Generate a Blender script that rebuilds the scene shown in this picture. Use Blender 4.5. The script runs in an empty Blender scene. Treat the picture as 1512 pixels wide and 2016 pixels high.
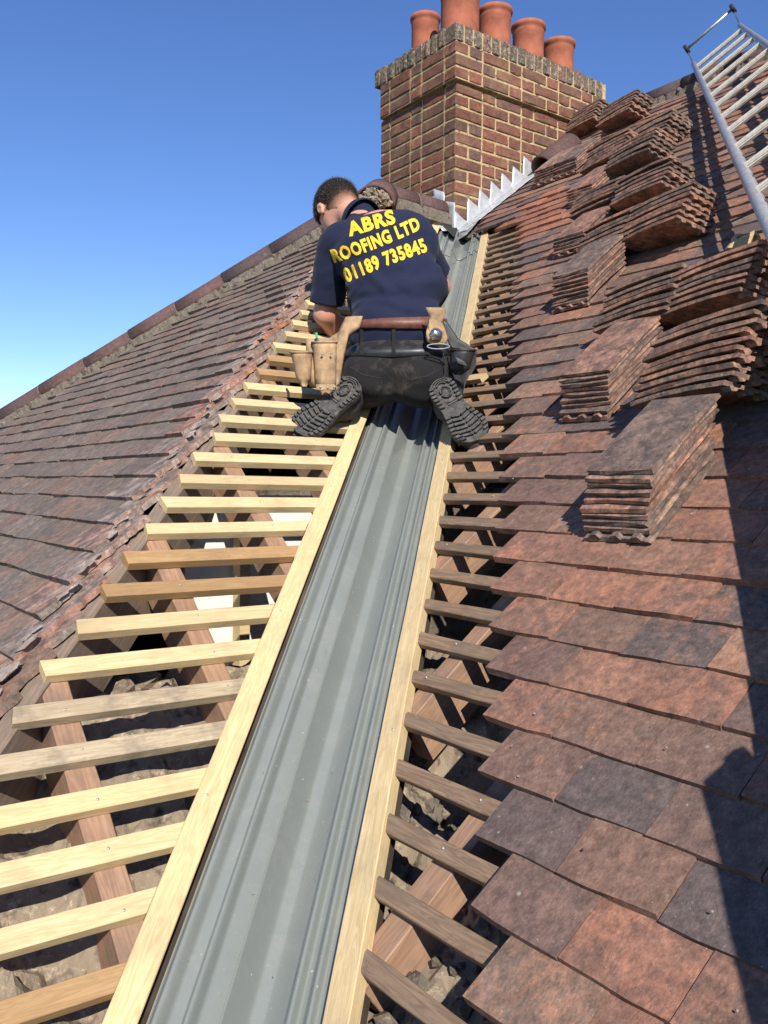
import bpy, bmesh, math, random
import numpy as np
from mathutils import Vector, Matrix, noise
from mathutils.bvhtree import BVHTree
random.seed(7); np.random.seed(7)
SC = bpy.context.scene
COL = SC.collection
# ------------------------------------------------------------------ camera, world, sun
CAM = Vector((-1.1072, -1.6481, 0.4112))
F_ = Vector((0.5895962, 0.8073054, -0.0251868)).normalized()
R_ = Vector((0.8076786, -0.5895124, 0.0114215)).normalized()
U_ = R_.cross(F_).normalized()
FPX = 1759.4
cd = bpy.data.cameras.new('camera'); cam = bpy.data.objects.new('camera', cd); COL.objects.link(cam)
cam.matrix_world = Matrix((( R_.x, U_.x, -F_.x, CAM.x), (R_.y, U_.y, -F_.y, CAM.y), (R_.z, U_.z, -F_.z, CAM.z), (0, 0, 0, 1)))
cd.sensor_fit = 'VERTICAL'; cd.sensor_height = 24; cd.sensor_width = 18
cd.lens = 24 * FPX / 2016; cd.clip_start = 0.05; cd.clip_end = 2000
SC.camera = cam
SUN = Vector((-0.62, -1.27, 1.02)).normalized()          # towards the sun
w = bpy.data.worlds.new('World'); SC.world = w; w.use_nodes = True
wn = w.node_tree; bg = wn.nodes['Background']
sky = wn.nodes.new('ShaderNodeTexSky'); sky.sky_type = 'NISHITA'; sky.sun_disc = False
sky.sun_elevation = math.asin(SUN.z); sky.sun_rotation = math.atan2(SUN.x, SUN.y)
sky.altitude = 0; sky.air_density = 0.9; sky.dust_density = 0.0; sky.ozone_density = 3.5
hs = wn.nodes.new('ShaderNodeHueSaturation'); hs.inputs['Saturation'].default_value = 1.16; hs.inputs['Hue'].default_value = 0.512; hs.inputs['Value'].default_value = 1.2
wn.links.new(sky.outputs[0], hs.inputs['Color']); wn.links.new(hs.outputs[0], bg.inputs[0]); bg.inputs[1].default_value = 0.098
sl = bpy.data.lights.new('sun', 'SUN'); sl.energy = 5.0; sl.angle = math.radians(0.53); sl.color = (1.0, 0.93, 0.83)
so = bpy.data.objects.new('sun', sl); COL.objects.link(so); so.rotation_euler = (-SUN).to_track_quat('-Z', 'Y').to_euler()
SC.view_settings.view_transform = 'Standard'; SC.view_settings.look = 'None'
SC.view_settings.exposure = 0.48; SC.view_settings.gamma = 1.0; SC.view_settings.use_curve_mapping = False
SC.cycles.max_bounces = 6; SC.cycles.diffuse_bounces = 3

# ------------------------------------------------------------------ geometry constants of the roof
T = 0.7787; K = math.sqrt(1 + T * T); GX = 0.1 / K; H = 0.6813
nR = Vector((-T, 0, 1)) / K; aR = Vector((1, 0, T)) / K
nM = Vector((0, -T, 1)) / K; aM = Vector((0, 1, T)) / K
VV = Vector((1, 1, T)).normalized(); VR = Vector((1, -1, 0)).normalized(); VN = VR.cross(VV).normalized()
Xa = Vector((1, 0, 0)); Ya = Vector((0, 1, 0)); Za = Vector((0, 0, 1))
def ray(px, py): return F_ + R_ * ((px - 756) / FPX) - U_ * ((py - 1008) / FPX)
def hit(px, py, n, d):
    r = ray(px, py); n = Vector(n); return CAM + r * ((d - n.dot(CAM)) / n.dot(r))
def onR(px, py, o=0.0): return hit(px, py, nR, o)
def onM(px, py, o=0.0): return hit(px, py, nM, o)
def atd(px, py, d): return CAM + ray(px, py) * d
def frame(o, x, y, z):
    return Matrix(((x.x, y.x, z.x, o.x), (x.y, y.y, z.y, o.y), (x.z, y.z, z.z, o.z), (0, 0, 0, 1)))
def PR(X, Y, o=0.0): return Vector((X, Y, T * X)) + nR * o
def PM(X, Y, o=0.0): return Vector((X, Y, T * Y)) + nM * o

# ------------------------------------------------------------------ materials
class NT:
    def __init__(s, name, rough=0.8, spec=0.3, metal=0.0):
        s.m = bpy.data.materials.new(name); s.m.use_nodes = True; s.t = s.m.node_tree
        s.b = s.t.nodes['Principled BSDF']
        s.b.inputs['Roughness'].default_value = rough; s.b.inputs['Specular IOR Level'].default_value = spec
        s.b.inputs['Metallic'].default_value = metal
    def n(s, ty, **k):
        nd = s.t.nodes.new('ShaderNode' + ty)
        for a, v in k.items():
            if hasattr(nd, a) and a not in nd.inputs.keys(): setattr(nd, a, v)
            else: s.put(nd.inputs[a], v)
        return nd
    def put(s, sock, v):
        if isinstance(v, bpy.types.NodeSocket): s.t.links.new(v, sock)
        elif isinstance(v, bpy.types.Node): s.t.links.new(v.outputs[0], sock)
        else: sock.default_value = (v[0], v[1], v[2], 1) if isinstance(v, tuple) and len(v) == 3 and sock.type == 'RGBA' else v
    def noise(s, vec, scale, detail=4, rough=0.6, dist=0.0):
        nd = s.t.nodes.new('ShaderNodeTexNoise'); s.put(nd.inputs['Vector'], vec); nd.inputs['Scale'].default_value = scale
        nd.inputs['Detail'].default_value = detail; nd.inputs['Roughness'].default_value = rough; nd.inputs['Distortion'].default_value = dist
        return nd.outputs['Fac']
    def ramp(s, fac, stops, interp='LINEAR'):
        nd = s.t.nodes.new('ShaderNodeValToRGB'); s.put(nd.inputs[0], fac); cr = nd.color_ramp; cr.interpolation = interp
        while len(cr.elements) < len(stops): cr.elements.new(0.5)
        for e, (p, c) in zip(cr.elements, stops):
            e.position = p; e.color = (c, c, c, 1) if isinstance(c, (int, float)) else (*c, 1)
        return nd.outputs[0]
    def mix(s, fac, a, b, mode='MIX'):
        nd = s.t.nodes.new('ShaderNodeMix'); nd.data_type = 'RGBA'; nd.blend_type = mode
        s.put(nd.inputs[0], fac); s.put(nd.inputs[6], a); s.put(nd.inputs[7], b); return nd.outputs[2]
    def math(s, op, a, b=0.0, c=0.0, clamp=False):
        nd = s.t.nodes.new('ShaderNodeMath'); nd.operation = op; nd.use_clamp = clamp
        s.put(nd.inputs[0], a); s.put(nd.inputs[1], b); s.put(nd.inputs[2], c); return nd.outputs[0]
    def vmul(s, v, m):
        nd = s.t.nodes.new('ShaderNodeVectorMath'); nd.operation = 'MULTIPLY'; s.put(nd.inputs[0], v); nd.inputs[1].default_value = m; return nd.outputs[0]
    def vadd(s, v, m):
        nd = s.t.nodes.new('ShaderNodeVectorMath'); nd.operation = 'ADD'; s.put(nd.inputs[0], v); s.put(nd.inputs[1], m); return nd.outputs[0]
    def attr(s, name): 
        nd = s.t.nodes.new('ShaderNodeAttribute'); nd.attribute_name = name; return nd.outputs['Fac']
    def pos(s): return s.t.nodes.new('ShaderNodeNewGeometry').outputs['Position']
    def obj(s): return s.t.nodes.new('ShaderNodeTexCoord').outputs['Object']
    def rnd(s): return s.t.nodes.new('ShaderNodeObjectInfo').outputs['Random']
    def bump(s, h, strength=0.4, dist=0.002):
        nd = s.t.nodes.new('ShaderNodeBump'); nd.inputs['Strength'].default_value = strength; nd.inputs['Distance'].default_value = dist
        s.put(nd.inputs['Height'], h); s.t.links.new(nd.outputs[0], s.b.inputs['Normal'])
    def col(s, c): s.put(s.b.inputs['Base Color'], c); return s.m
    def rough(s, c): s.put(s.b.inputs['Roughness'], c)

def tile_mat(name, cols, blotch, lichen, spread=1.0, dirt=0.5):
    q = NT(name, 0.82, 0.25); r = q.attr('rnd'); r2 = q.attr('rnd2')
    p = q.pos(); off = q.math('MULTIPLY', r, 37.0)
    cmb = q.n('CombineXYZ', X=off, Y=off, Z=q.math('MULTIPLY', r2, 21.0)); v = q.vadd(p, cmb.outputs[0])
    base = q.ramp(r, [(i / (len(cols) - 1), c) for i, c in enumerate(cols)])
    n1 = q.noise(v, 9, 5, 0.7, 0.6); n2 = q.noise(v, 55, 5, 0.75); n3 = q.noise(v, 260, 3, 0.7)
    thr = q.math('ADD', q.math('MULTIPLY', r2, 0.32), n1)
    f1 = q.ramp(q.math('ADD', thr, q.math('MULTIPLY', n2, 0.35)), [(0.0, 0.0), (0.86, 0.0), (1.0, 1.0)])
    c = q.mix(q.math('MULTIPLY', f1, 0.8 * spread), base, blotch)
    dk = q.ramp(q.noise(v, 22, 6, 0.75, 0.3), [(0.42, 1.0), (0.6, 0.0)])
    c = q.mix(q.math('MULTIPLY', dk, dirt), c, (0.055, 0.045, 0.042))
    c = q.mix(0.8, c, q.mix(1.0, c, q.ramp(n2, [(0.3, 0.55), (0.7, 1.5)]), 'MULTIPLY')); c = q.mix(0.5, c, q.mix(1.0, c, q.ramp(q.noise(q.vmul(v, (1.0, 2.2, 1.0)), 120, 4, 0.8), [(0.35, 0.6), (0.65, 1.5)]), 'MULTIPLY'))
    li = q.ramp(q.math('ADD', n3, q.math('MULTIPLY', n2, 0.3)), [(0.82, 0.0), (0.9, 1.0)])
    c = q.mix(q.math('MULTIPLY', li, lichen), c, (0.42, 0.38, 0.33))
    vo = q.n('TexVoronoi', Scale=17.0, Vector=v); sp = q.ramp(vo.outputs['Distance'], [(0.03, 1.0), (0.07, 0.0)])
    c = q.mix(q.math('MULTIPLY', sp, 0.5), c, (0.4, 0.38, 0.34))
    q.bump(q.math('ADD', n3, q.math('MULTIPLY', n2, 1.5)), 0.5, 0.0015)
    return q.col(c)
M = {}
M['tileR'] = tile_mat('clay_tile_red_brown', [(0.095, 0.073, 0.068), (0.25, 0.128, 0.088), (0.175, 0.110, 0.083), (0.25, 0.165, 0.115), (0.098, 0.078, 0.076), (0.22, 0.125, 0.088), (0.09, 0.075, 0.075), (0.29, 0.150, 0.098)], (0.40, 0.165, 0.09), 0.9, 0.45, 0.38)
M['tileT'] = tile_mat('clay_tile_brown', [(0.165, 0.130, 0.103), (0.205, 0.160, 0.125), (0.15, 0.118, 0.096), (0.24, 0.185, 0.142)], (0.26, 0.13, 0.085), 0.4, 0.6, 0.45)
M['tileN'] = tile_mat('clay_tile_orange', [(0.30, 0.125, 0.075), (0.22, 0.10, 0.068), (0.34, 0.15, 0.09)], (0.34, 0.12, 0.065), 0.25, 0.6, 0.25)
M['tileL'] = tile_mat('loose_clay_tile', [(0.24, 0.155, 0.115), (0.18, 0.125, 0.098), (0.34, 0.175, 0.12), (0.16, 0.115, 0.092), (0.30, 0.195, 0.145), (0.27, 0.14, 0.10)], (0.38, 0.185, 0.12), 1.4, 0.45, 0.75)
M['tileE'] = tile_mat('pale_cut_tile', [(0.30, 0.235, 0.195), (0.24, 0.175, 0.14), (0.36, 0.27, 0.22), (0.27, 0.205, 0.17), (0.33, 0.19, 0.135)], (0.40, 0.17, 0.105), 1.6, 0.8, 0.75)
M['tileC'] = tile_mat('broken_tile_edge', [(0.34, 0.22, 0.17), (0.26, 0.20, 0.165), (0.40, 0.17, 0.105), (0.30, 0.24, 0.2), (0.22, 0.18, 0.15)], (0.42, 0.34, 0.28), 1.5, 0.9, 0.45)
M['ridge'] = tile_mat('ridge_tile_clay', [(0.085, 0.052, 0.05), (0.12, 0.066, 0.058), (0.07, 0.05, 0.052)], (0.12, 0.06, 0.055), 0.5, 0.3, 0.3)
def mortar_mat(name, c0, c1, sc=60):
    q = NT(name, 0.95, 0.1); p = q.pos(); n = q.noise(p, sc, 6, 0.75); n2 = q.noise(p, sc * 0.22, 4, 0.6)
    c = q.mix(n2, c0, c1); c = q.mix(q.ramp(n, [(0.55, 0.0), (0.72, 0.8)]), c, tuple(min(0.8, x * 1.9) for x in c1))
    c = q.mix(q.ramp(q.noise(p, sc * 0.5, 3), [(0.3, 0.9), (0.45, 0.0)]), c, (0.05, 0.045, 0.04))
    q.bump(n, 0.9, 0.006); return q.col(c)
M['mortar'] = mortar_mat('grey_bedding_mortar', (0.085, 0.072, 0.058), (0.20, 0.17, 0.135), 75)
M['rubble'] = mortar_mat('sandy_rubble', (0.19, 0.15, 0.11), (0.32, 0.26, 0.19), 55)
M['crust'] = mortar_mat('pale_mortar_crust', (0.24, 0.19, 0.16), (0.40, 0.33, 0.28), 70)
M['joint'] = mortar_mat('yellow_brick_mortar', (0.34, 0.245, 0.13), (0.50, 0.38, 0.215), 60)
def wood_mat(name, light, dark, weather=0.3, knots=0.6, grain=60):
    q = NT(name, 0.68, 0.3); o = q.obj(); r = q.rnd()
    cmb = q.n('CombineXYZ', X=q.math('MULTIPLY', r, 9.0), Y=q.math('MULTIPLY', r, 31.0), Z=q.math('MULTIPLY', r, 17.0))
    v = q.vadd(o, cmb.outputs[0]); g = q.noise(q.vmul(v, (1.2, 16, 16)), grain / 14, 4, 0.55, 1.4); fine = q.noise(q.vmul(v, (3, 90, 90)), 3.0, 3, 0.6)
    c = q.mix(q.ramp(g, [(0.38, 0.0), (0.5, 0.75), (0.56, 0.1), (0.66, 0.8)]), light, dark)
    c = q.mix(q.math('MULTIPLY', fine, 0.35), c, dark)
    c = q.mix(0.5, c, q.mix(1.0, c, q.ramp(r, [(0.0, (0.72, 0.68, 0.62)), (0.5, (1.0, 1.0, 1.0)), (1.0, (1.15, 1.08, 0.95))]), 'MULTIPLY'))
    st = q.ramp(q.noise(v, 7, 5, 0.7), [(0.5, 0.0), (0.7, 1.0)])
    c = q.mix(q.math('MULTIPLY', st, weather), c, (0.12, 0.10, 0.085))
    vo = q.n('TexVoronoi', Scale=2.3, Vector=q.vmul(v, (1.0, 1.6, 1.6))); kn = q.ramp(vo.outputs['Distance'], [(0.025, 1.0), (0.06, 0.0)])
    c = q.mix(q.math('MULTIPLY', kn, knots), c, (0.11, 0.06, 0.03))
    q.bump(q.math('ADD', g, fine), 0.25, 0.0012); return q.col(c)
M['pine'] = wood_mat('new_sawn_pine', (0.66, 0.53, 0.31), (0.48, 0.35, 0.18), 0.25)
M['pine_tan'] = wood_mat('tan_treated_pine', (0.40, 0.26, 0.125), (0.28, 0.17, 0.08), 0.25)
M['pine_grey'] = wood_mat('weathered_pine', (0.52, 0.43, 0.29), (0.30, 0.235, 0.15), 0.75)
M['old'] = wood_mat('old_brown_batten', (0.27, 0.19, 0.125), (0.12, 0.08, 0.056), 0.5, 0.3)
M['rafter'] = wood_mat('old_rafter', (0.36, 0.225, 0.145), (0.22, 0.13, 0.085), 0.6, 0.4, 30)
M['rafterg'] = wood_mat('grey_old_rafter', (0.26, 0.20, 0.15), (0.15, 0.11, 0.085), 0.6, 0.4, 30)
def gutter_mat():
    q = NT('grey_fibreglass', 0.33, 0.5); p = q.pos(); n = q.noise(p, 5, 4); f = q.noise(p, 240, 3, 0.7)
    c = q.mix(n, (0.175, 0.195, 0.183), (0.215, 0.235, 0.218))
    c = q.mix(q.ramp(f, [(0.66, 0.0), (0.74, 0.7)]), c, (0.45, 0.45, 0.42))
    vo = q.n('TexVoronoi', Scale=26.0, Vector=p); c = q.mix(q.ramp(vo.outputs['Distance'], [(0.03, 0.8), (0.06, 0.0)]), c, (0.5, 0.5, 0.47))
    q.rough(q.ramp(q.noise(p, 14, 5, 0.7), [(0.3, 0.13), (0.8, 0.32)]))
    q.b.inputs['Specular IOR Level'].default_value = 0.75; q.bump(q.noise(p, 30, 4), 0.10, 0.003); du = q.ramp(q.noise(p, 9, 6, 0.8, 0.5), [(0.5, 0.0), (0.75, 0.35)]); return q.col(q.mix(du, c, (0.33, 0.31, 0.27)))
M['gutter'] = gutter_mat()
def brick_mat():
    q = NT('stock_brick', 0.9, 0.15); r = q.attr('rnd'); o = q.pos()
    base = q.ramp(r, [(0.0, (0.15, 0.068, 0.05)), (0.3, (0.21, 0.085, 0.056)), (0.5, (0.14, 0.078, 0.058)), (0.72, (0.26, 0.10, 0.065)), (1.0, (0.13, 0.085, 0.068))])
    n = q.noise(o, 40, 5, 0.7); wv = q.noise(q.vmul(o, (6, 6, 120)), 3.0, 2, 0.6, 0.2)
    c = q.mix(0.6, base, q.mix(1.0, base, q.ramp(n, [(0.3, 0.55), (0.7, 1.5)]), 'MULTIPLY'))
    c = q.mix(q.ramp(wv, [(0.35, 0.65), (0.5, 0.0)]), c, (0.06, 0.04, 0.035))
    c = q.mix(q.math('MULTIPLY', q.ramp(q.noise(o, 130, 3, 0.8), [(0.62, 0.0), (0.7, 1.0)]), 0.5), c, (0.35, 0.31, 0.26))
    sm = q.ramp(q.noise(o, 7, 5, 0.75, 0.6), [(0.48, 0.0), (0.7, 0.75)]); c = q.mix(sm, c, (0.27, 0.18, 0.105)); so_ = q.ramp(q.noise(q.vadd(o, (5.0, 2.0, 1.0)), 4.5, 5, 0.7, 0.5), [(0.5, 0.0), (0.72, 0.7)]); c = q.mix(so_, c, (0.055, 0.042, 0.034))
    q.bump(q.math('ADD', wv, q.math('MULTIPLY', n, 0.6)), 0.9, 0.004); return q.col(c)
M['brick'] = brick_mat()
def mossy():
    q = NT('lichened_brick', 0.95, 0.1); o = q.pos(); r = q.attr('rnd')
    base = q.ramp(r, [(0.0, (0.10, 0.085, 0.065)), (0.5, (0.15, 0.11, 0.08)), (0.9, (0.13, 0.09, 0.07)), (1.0, (0.24, 0.10, 0.07))])
    c = q.mix(q.ramp(q.noise(o, 60, 5, 0.8), [(0.5, 0.0), (0.62, 0.85)]), base, (0.38, 0.34, 0.27))
    c = q.mix(q.ramp(q.noise(o, 35, 5, 0.8), [(0.36, 0.9), (0.48, 0.0)]), c, (0.035, 0.032, 0.025))
    q.bump(q.noise(o, 80, 5, 0.8), 1.0, 0.006); return q.col(c)
M['mossy'] = mossy()
def simple(name, c, rough=0.7, spec=0.3, metal=0.0, var=0.15, sc=30, bump=0.15, bd=0.001, c2=None, sheen=0):
    q = NT(name, rough, spec, metal); o = q.obj(); n = q.noise(o, sc, 5, 0.65)
    c2 = c2 or tuple(x * (1 - 2 * var) for x in c)
    cc = q.mix(q.ramp(n, [(0.3, 0.0), (0.7, 1.0)]), tuple(min(1, x * (1 + var)) for x in c), c2)
    if bump: q.bump(n, bump, bd)
    if sheen: q.b.inputs['Sheen Weight'].default_value = sheen
    return q.col(cc)
M['pot'] = simple('terracotta_pot', (0.34, 0.115, 0.068), 0.8, 0.2, 0, 0.2, 9, 0.2)
M['lead'] = simple('bright_new_lead', (0.47, 0.485, 0.50), 0.42, 0.5, 0.25, 0.10, 25, 0.5, 0.003)
M['leaddark'] = simple('grey_lead', (0.25, 0.25, 0.26), 0.5, 0.5, 0.2, 0.2, 25, 0.5, 0.003)
M['alu'] = simple('ladder_aluminium', (0.50, 0.49, 0.47), 0.42, 0.5, 0.55, 0.18, 60, 0.2)
M['alur'] = simple('ladder_rung_aluminium', (0.62, 0.58, 0.50), 0.5, 0.5, 0.3, 0.14, 60, 0.2)
M['black'] = simple('black_rubber', (0.03, 0.03, 0.032), 0.7, 0.3, 0, 0.3, 80)
M['white'] = simple('white_painted_render', (0.78, 0.75, 0.66), 0.9, 0.2, 0, 0.06, 12, 0.4, 0.003)
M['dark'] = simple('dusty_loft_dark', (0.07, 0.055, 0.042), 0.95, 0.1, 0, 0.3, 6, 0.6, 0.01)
M['ground'] = simple('garden_ground', (0.08, 0.10, 0.045), 0.95, 0.1, 0, 0.4, 0.4, 0.0)
M['steel'] = simple('worn_steel', (0.5, 0.5, 0.5), 0.3, 0.5, 1.0, 0.2, 60)
M['zinc'] = simple('galvanised_nail', (0.38, 0.38, 0.38), 0.4, 0.5, 0.5, 0.1, 60)

# ------------------------------------------------------------------ object helpers
def tag(o, label=None, cat=None, group=None, kind=None):
    if label: o['label'] = label
    if cat: o['category'] = cat
    if group: o['group'] = group
    if kind: o['kind'] = kind
    elif cat: o['kind'] = 'thing'
    return o
def empty(name, label, cat, loc=(0, 0, 0), group=None, kind=None):
    o = bpy.data.objects.new(name, None); COL.objects.link(o); o.location = loc; o.empty_display_size = 0.1
    INV[o.name] = Matrix.Translation(-Vector(loc)); return tag(o, label, cat, group, kind)
INV = {}
def link(name, me, mat=None, parent=None, mw=None):
    o = bpy.data.objects.new(name, me); COL.objects.link(o)
    if mat is not None and not me.materials: me.materials.append(mat)
    mw = mw if mw is not None else Matrix.Identity(4)
    if parent is not None:
        o.parent = parent; o.matrix_basis = INV[parent.name] @ mw
    else: o.matrix_basis = mw
    INV[o.name] = mw.inverted()
    return o
def mesh(name, vs, fs, smooth=False, rnd=None, rnd2=None):
    me = bpy.data.meshes.new(name); me.from_pydata([tuple(v) for v in vs], [], fs); me.update()
    if smooth: me.polygons.foreach_set('use_smooth', [True] * len(me.polygons))
    if rnd is not None: setrnd(me, rnd, rnd2 if rnd2 is not None else random.random())
    return me
def setrnd(me, a, b):
    n = len(me.polygons)
    for nm, v in (('rnd', a), ('rnd2', b)):
        at = me.attributes.new(nm, 'FLOAT', 'FACE'); at.data.foreach_set('value', np.full(n, v, dtype=np.float32) if np.isscalar(v) else np.asarray(v, dtype=np.float32))
BOXF = [(0, 3, 2, 1), (4, 5, 6, 7), (0, 1, 5, 4), (1, 2, 6, 5), (2, 3, 7, 6), (3, 0, 4, 7)]
def box8(x0, x1, y0, y1, z0, z1): return [(x0, y0, z0), (x1, y0, z0), (x1, y1, z0), (x0, y1, z0), (x0, y0, z1), (x1, y0, z1), (x1, y1, z1), (x0, y1, z1)]
def boxmesh(name, x0, x1, y0, y1, z0, z1, bev=0.0, seg=1, rnd=None, jit=0.0, cuts=0):
    bm = bmesh.new(); vs = [bm.verts.new(v) for v in box8(x0, x1, y0, y1, z0, z1)]
    for f in BOXF: bm.faces.new([vs[i] for i in f])
    if cuts: 
        es = [e for e in bm.edges if abs((e.verts[0].co - e.verts[1].co).normalized().x) > 0.99]
        bmesh.ops.subdivide_edges(bm, edges=es, cuts=cuts, use_grid_fill=True)
    if jit:
        for v in bm.verts: v.co += Vector((0, random.uniform(-jit, jit), random.uniform(-jit, jit)))
    if bev: bmesh.ops.bevel(bm, geom=[e for e in bm.edges if e.is_manifold and e.calc_face_angle(0) > 0.5], offset=bev, segments=seg, affect='EDGES', profile=0.6)
    me = bpy.data.meshes.new(name); bm.to_mesh(me); bm.free()
    if rnd is not None: setrnd(me, rnd, random.random())
    return me
def polyprism(pts, z0, z1):
    n = len(pts); vs = [(x, y, z0) for x, y in pts] + [(x, y, z1) for x, y in pts]
    fs = [tuple(range(n - 1, -1, -1)), tuple(range(n, 2 * n))] + [(i, (i + 1) % n, n + (i + 1) % n, n + i) for i in range(n)]
    return vs, fs
def join(parts):
    V = []; Fs = []
    for v, f in parts:
        o = len(V); V += [tuple(p) for p in v]; Fs += [tuple(i + o for i in q) for q in f]
    return V, Fs
def xf(part, m): return [m @ Vector(v) for v in part[0]], part[1]
def tube(pts, r, n=12, cap=True):
    pts = [Vector(p) for p in pts]; V = []; Fs = []
    rs = r if isinstance(r, (list, tuple)) else [r] * len(pts)
    up = None
    for i, p in enumerate(pts):
        d = (pts[min(i + 1, len(pts) - 1)] - pts[max(i - 1, 0)]).normalized()
        if up is None: up = Vector((0, 0, 1)) if abs(d.z) < 0.9 else Vector((1, 0, 0))
        s = d.cross(up).normalized(); up = s.cross(d).normalized()
        for k in range(n):
            a = 2 * math.pi * k / n; V.append(p + s * (rs[i] * math.cos(a)) + up * (rs[i] * math.sin(a)))
    for i in range(len(pts) - 1):
        for k in range(n): Fs.append((i * n + k, i * n + (k + 1) % n, (i + 1) * n + (k + 1) % n, (i + 1) * n + k))
    if cap: Fs.append(tuple(range(n - 1, -1, -1))); Fs.append(tuple(range((len(pts) - 1) * n, len(pts) * n)))
    return V, Fs
def lathe(prof, n=32, c=(0, 0)):
    V = []; Fs = []
    for r, z in prof:
        for k in range(n): a = 2 * math.pi * k / n; V.append((c[0] + r * math.cos(a), c[1] + r * math.sin(a), z))
    for i in range(len(prof) - 1):
        for k in range(n): Fs.append((i * n + k, i * n + (k + 1) % n, (i + 1) * n + (k + 1) % n, (i + 1) * n + k))
    return V, Fs
def lump(c, rad, seed, amp=0.35, sub=2, squash=(1, 1, 1)):
    bm = bmesh.new(); bmesh.ops.create_icosphere(bm, subdivisions=sub, radius=1.0)
    V = []
    for v in bm.verts:
        k = 1 + amp * noise.noise(v.co * 1.7 + Vector((seed, seed * 2.1, 0))) * 1.6 + amp * 0.5 * noise.noise(v.co * 5 + Vector((seed, 0, 0)))
        V.append(Vector(c) + Vector((v.co.x * squash[0], v.co.y * squash[1], v.co.z * squash[2])) * rad * k)
    Fs = [tuple(v.index for v in f.verts) for f in bm.faces]; bm.free(); return V, Fs
ORD = ['', 'second', 'third', 'fourth', 'fifth', 'sixth', 'seventh', 'eighth', 'ninth', 'tenth', 'eleventh', 'twelfth', 'thirteenth', 'fourteenth', 'fifteenth']
# ------------------------------------------------------------------ ground far below
tag(link('ground', mesh('ground', [(-400, -400, -7), (400, -400, -7), (400, 400, -7), (-400, 400, -7)], [(0, 1, 2, 3)]), M['ground']), 'green garden ground far below the roof', kind='structure')

# ------------------------------------------------------------------ roof tiles
TH = 0.0155
def tile_part(w=0.163, l=0.265, th=TH, cam_=0.003, jit=0.0012, nib=False, ny=3, outline=None):
    """one plain tile: tail at y=0, head at y=l, underside near z=0"""
    xs = [-w / 2, -w / 6, w / 6, w / 2]; ys = [l * i / ny for i in range(ny + 1)]
    V = []; nx = 4
    for top in (0, 1):
        for y in ys:
            for x in xs:
                jx = random.uniform(-jit, jit) if abs(x) > w / 3 else 0; jy = random.uniform(-jit, jit) * 1.4 if y in (ys[0], ys[-1]) else 0
                z = top * th + cam_ * math.sin(math.pi * y / l) - (0.0008 if top and (y == ys[0] or abs(x) > w / 3) else 0)
                V.append((x + jx, y + jy, z + random.uniform(-jit, jit) * 0.3))
    o = nx * (ny + 1); Fs = []
    for ci in ((0, nx - 1) if random.random() < 0.45 else ()):       # chipped tail corners
        if random.random() < 0.6:
            dd = random.uniform(0.001, 0.0035); sx = 1 if ci == 0 else -1
            for q_ in (ci, o + ci): V[q_] = (V[q_][0] + sx * dd * random.uniform(0.2, 0.7), V[q_][1] + dd, V[q_][2])
    for j in range(ny):
        for i in range(nx - 1):
            a = j * nx + i; Fs.append((a, a + nx, a + nx + 1, a + 1)); Fs.append((o + a, o + a + 1, o + a + nx + 1, o + a + nx))
    for i in range(nx - 1):
        Fs.append((i, i + 1, o + i + 1, o + i)); a = ny * nx + i; Fs.append((a + 1, a, o + a, o + a + 1))
    for j in range(ny):
        a = j * nx; Fs.append((a + nx, a, o + a, o + a + nx)); a = j * nx + nx - 1; Fs.append((a, a + nx, o + a + nx, o + a))
    parts = [(V, Fs)]
    if nib:
        for x in (-0.052, 0.0, 0.052):
            prof = [(x - 0.017, 0.0005), (x - 0.010, -0.007), (x + 0.006, -0.0095), (x + 0.014, 0.0005)]
            vs = [(a, l - 0.022, b) for a, b in prof] + [(a, l + 0.0015, b) for a, b in prof]
            parts.append((vs, [(0, 1, 2, 3), (7, 6, 5, 4), (0, 4, 5, 1), (1, 5, 6, 2), (2, 6, 7, 3), (3, 7, 4, 0)]))
    return join(parts)
VAR = {}
def variants(mkey, n, **k):
    out = []
    for i in range(n):
        v, f = tile_part(**k); me = mesh('tile', v, f, rnd=random.random(), rnd2=random.random()); me.materials.append(M[mkey]); out.append(me)
    return out
tv = {k: variants(k, 40) for k in ('tileR', 'tileT')}; tv['tileN'] = variants('tileN', 12)
lv = [variants('tileL', 30, nib=True, jit=0.0025, cam_=c, th=t_) for c, t_ in ((0.0035, 0.0092), (0.0062, 0.0108))]
TILT = math.radians(6.2)
def tile_mat4(plane, a0, b, off=0.0):
    """plane R-type: X from tail, Y lateral. returns matrix; local x lateral, y upslope"""
    if plane == 'R': o, lat, a, n = PR(a0, b), -Ya, aR, nR
    elif plane == 'T': o, lat, a, n = Vector((a0, b, T * (a0 + H))), -Ya, aR, nR
    else: o, lat, a, n = PM(b, a0), Xa, aM, nM
    ti = TILT + random.gauss(0, 0.006); ro = random.gauss(0, 0.008); tw = random.gauss(0, 0.006)
    a2 = (a * math.cos(ti) - n * math.sin(ti)).normalized(); n2 = (n * math.cos(ti) + a * math.sin(ti)).normalized()
    lat2 = (lat * math.cos(ro) + a2 * math.sin(ro)).normalized(); a3 = (a2 * math.cos(ro) - lat * math.sin(ro)).normalized()
    lat3 = (lat2 + n2 * tw).normalized(); n3 = lat3.cross(a3).normalized()
    return frame(o + n * (0.026 + off + abs(random.gauss(0, 0.0028))), lat3, a3, n3)
def visible(p, margin=60):
    d = p - CAM; z = d.dot(F_)
    if z < 0.1: return 0
    x = 756 + FPX * d.dot(R_) / z; y = 1008 - FPX * d.dot(U_) / z
    return 1 / z if (-margin < x < 1512 + margin and -margin < y < 2016 + margin) else -z
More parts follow.
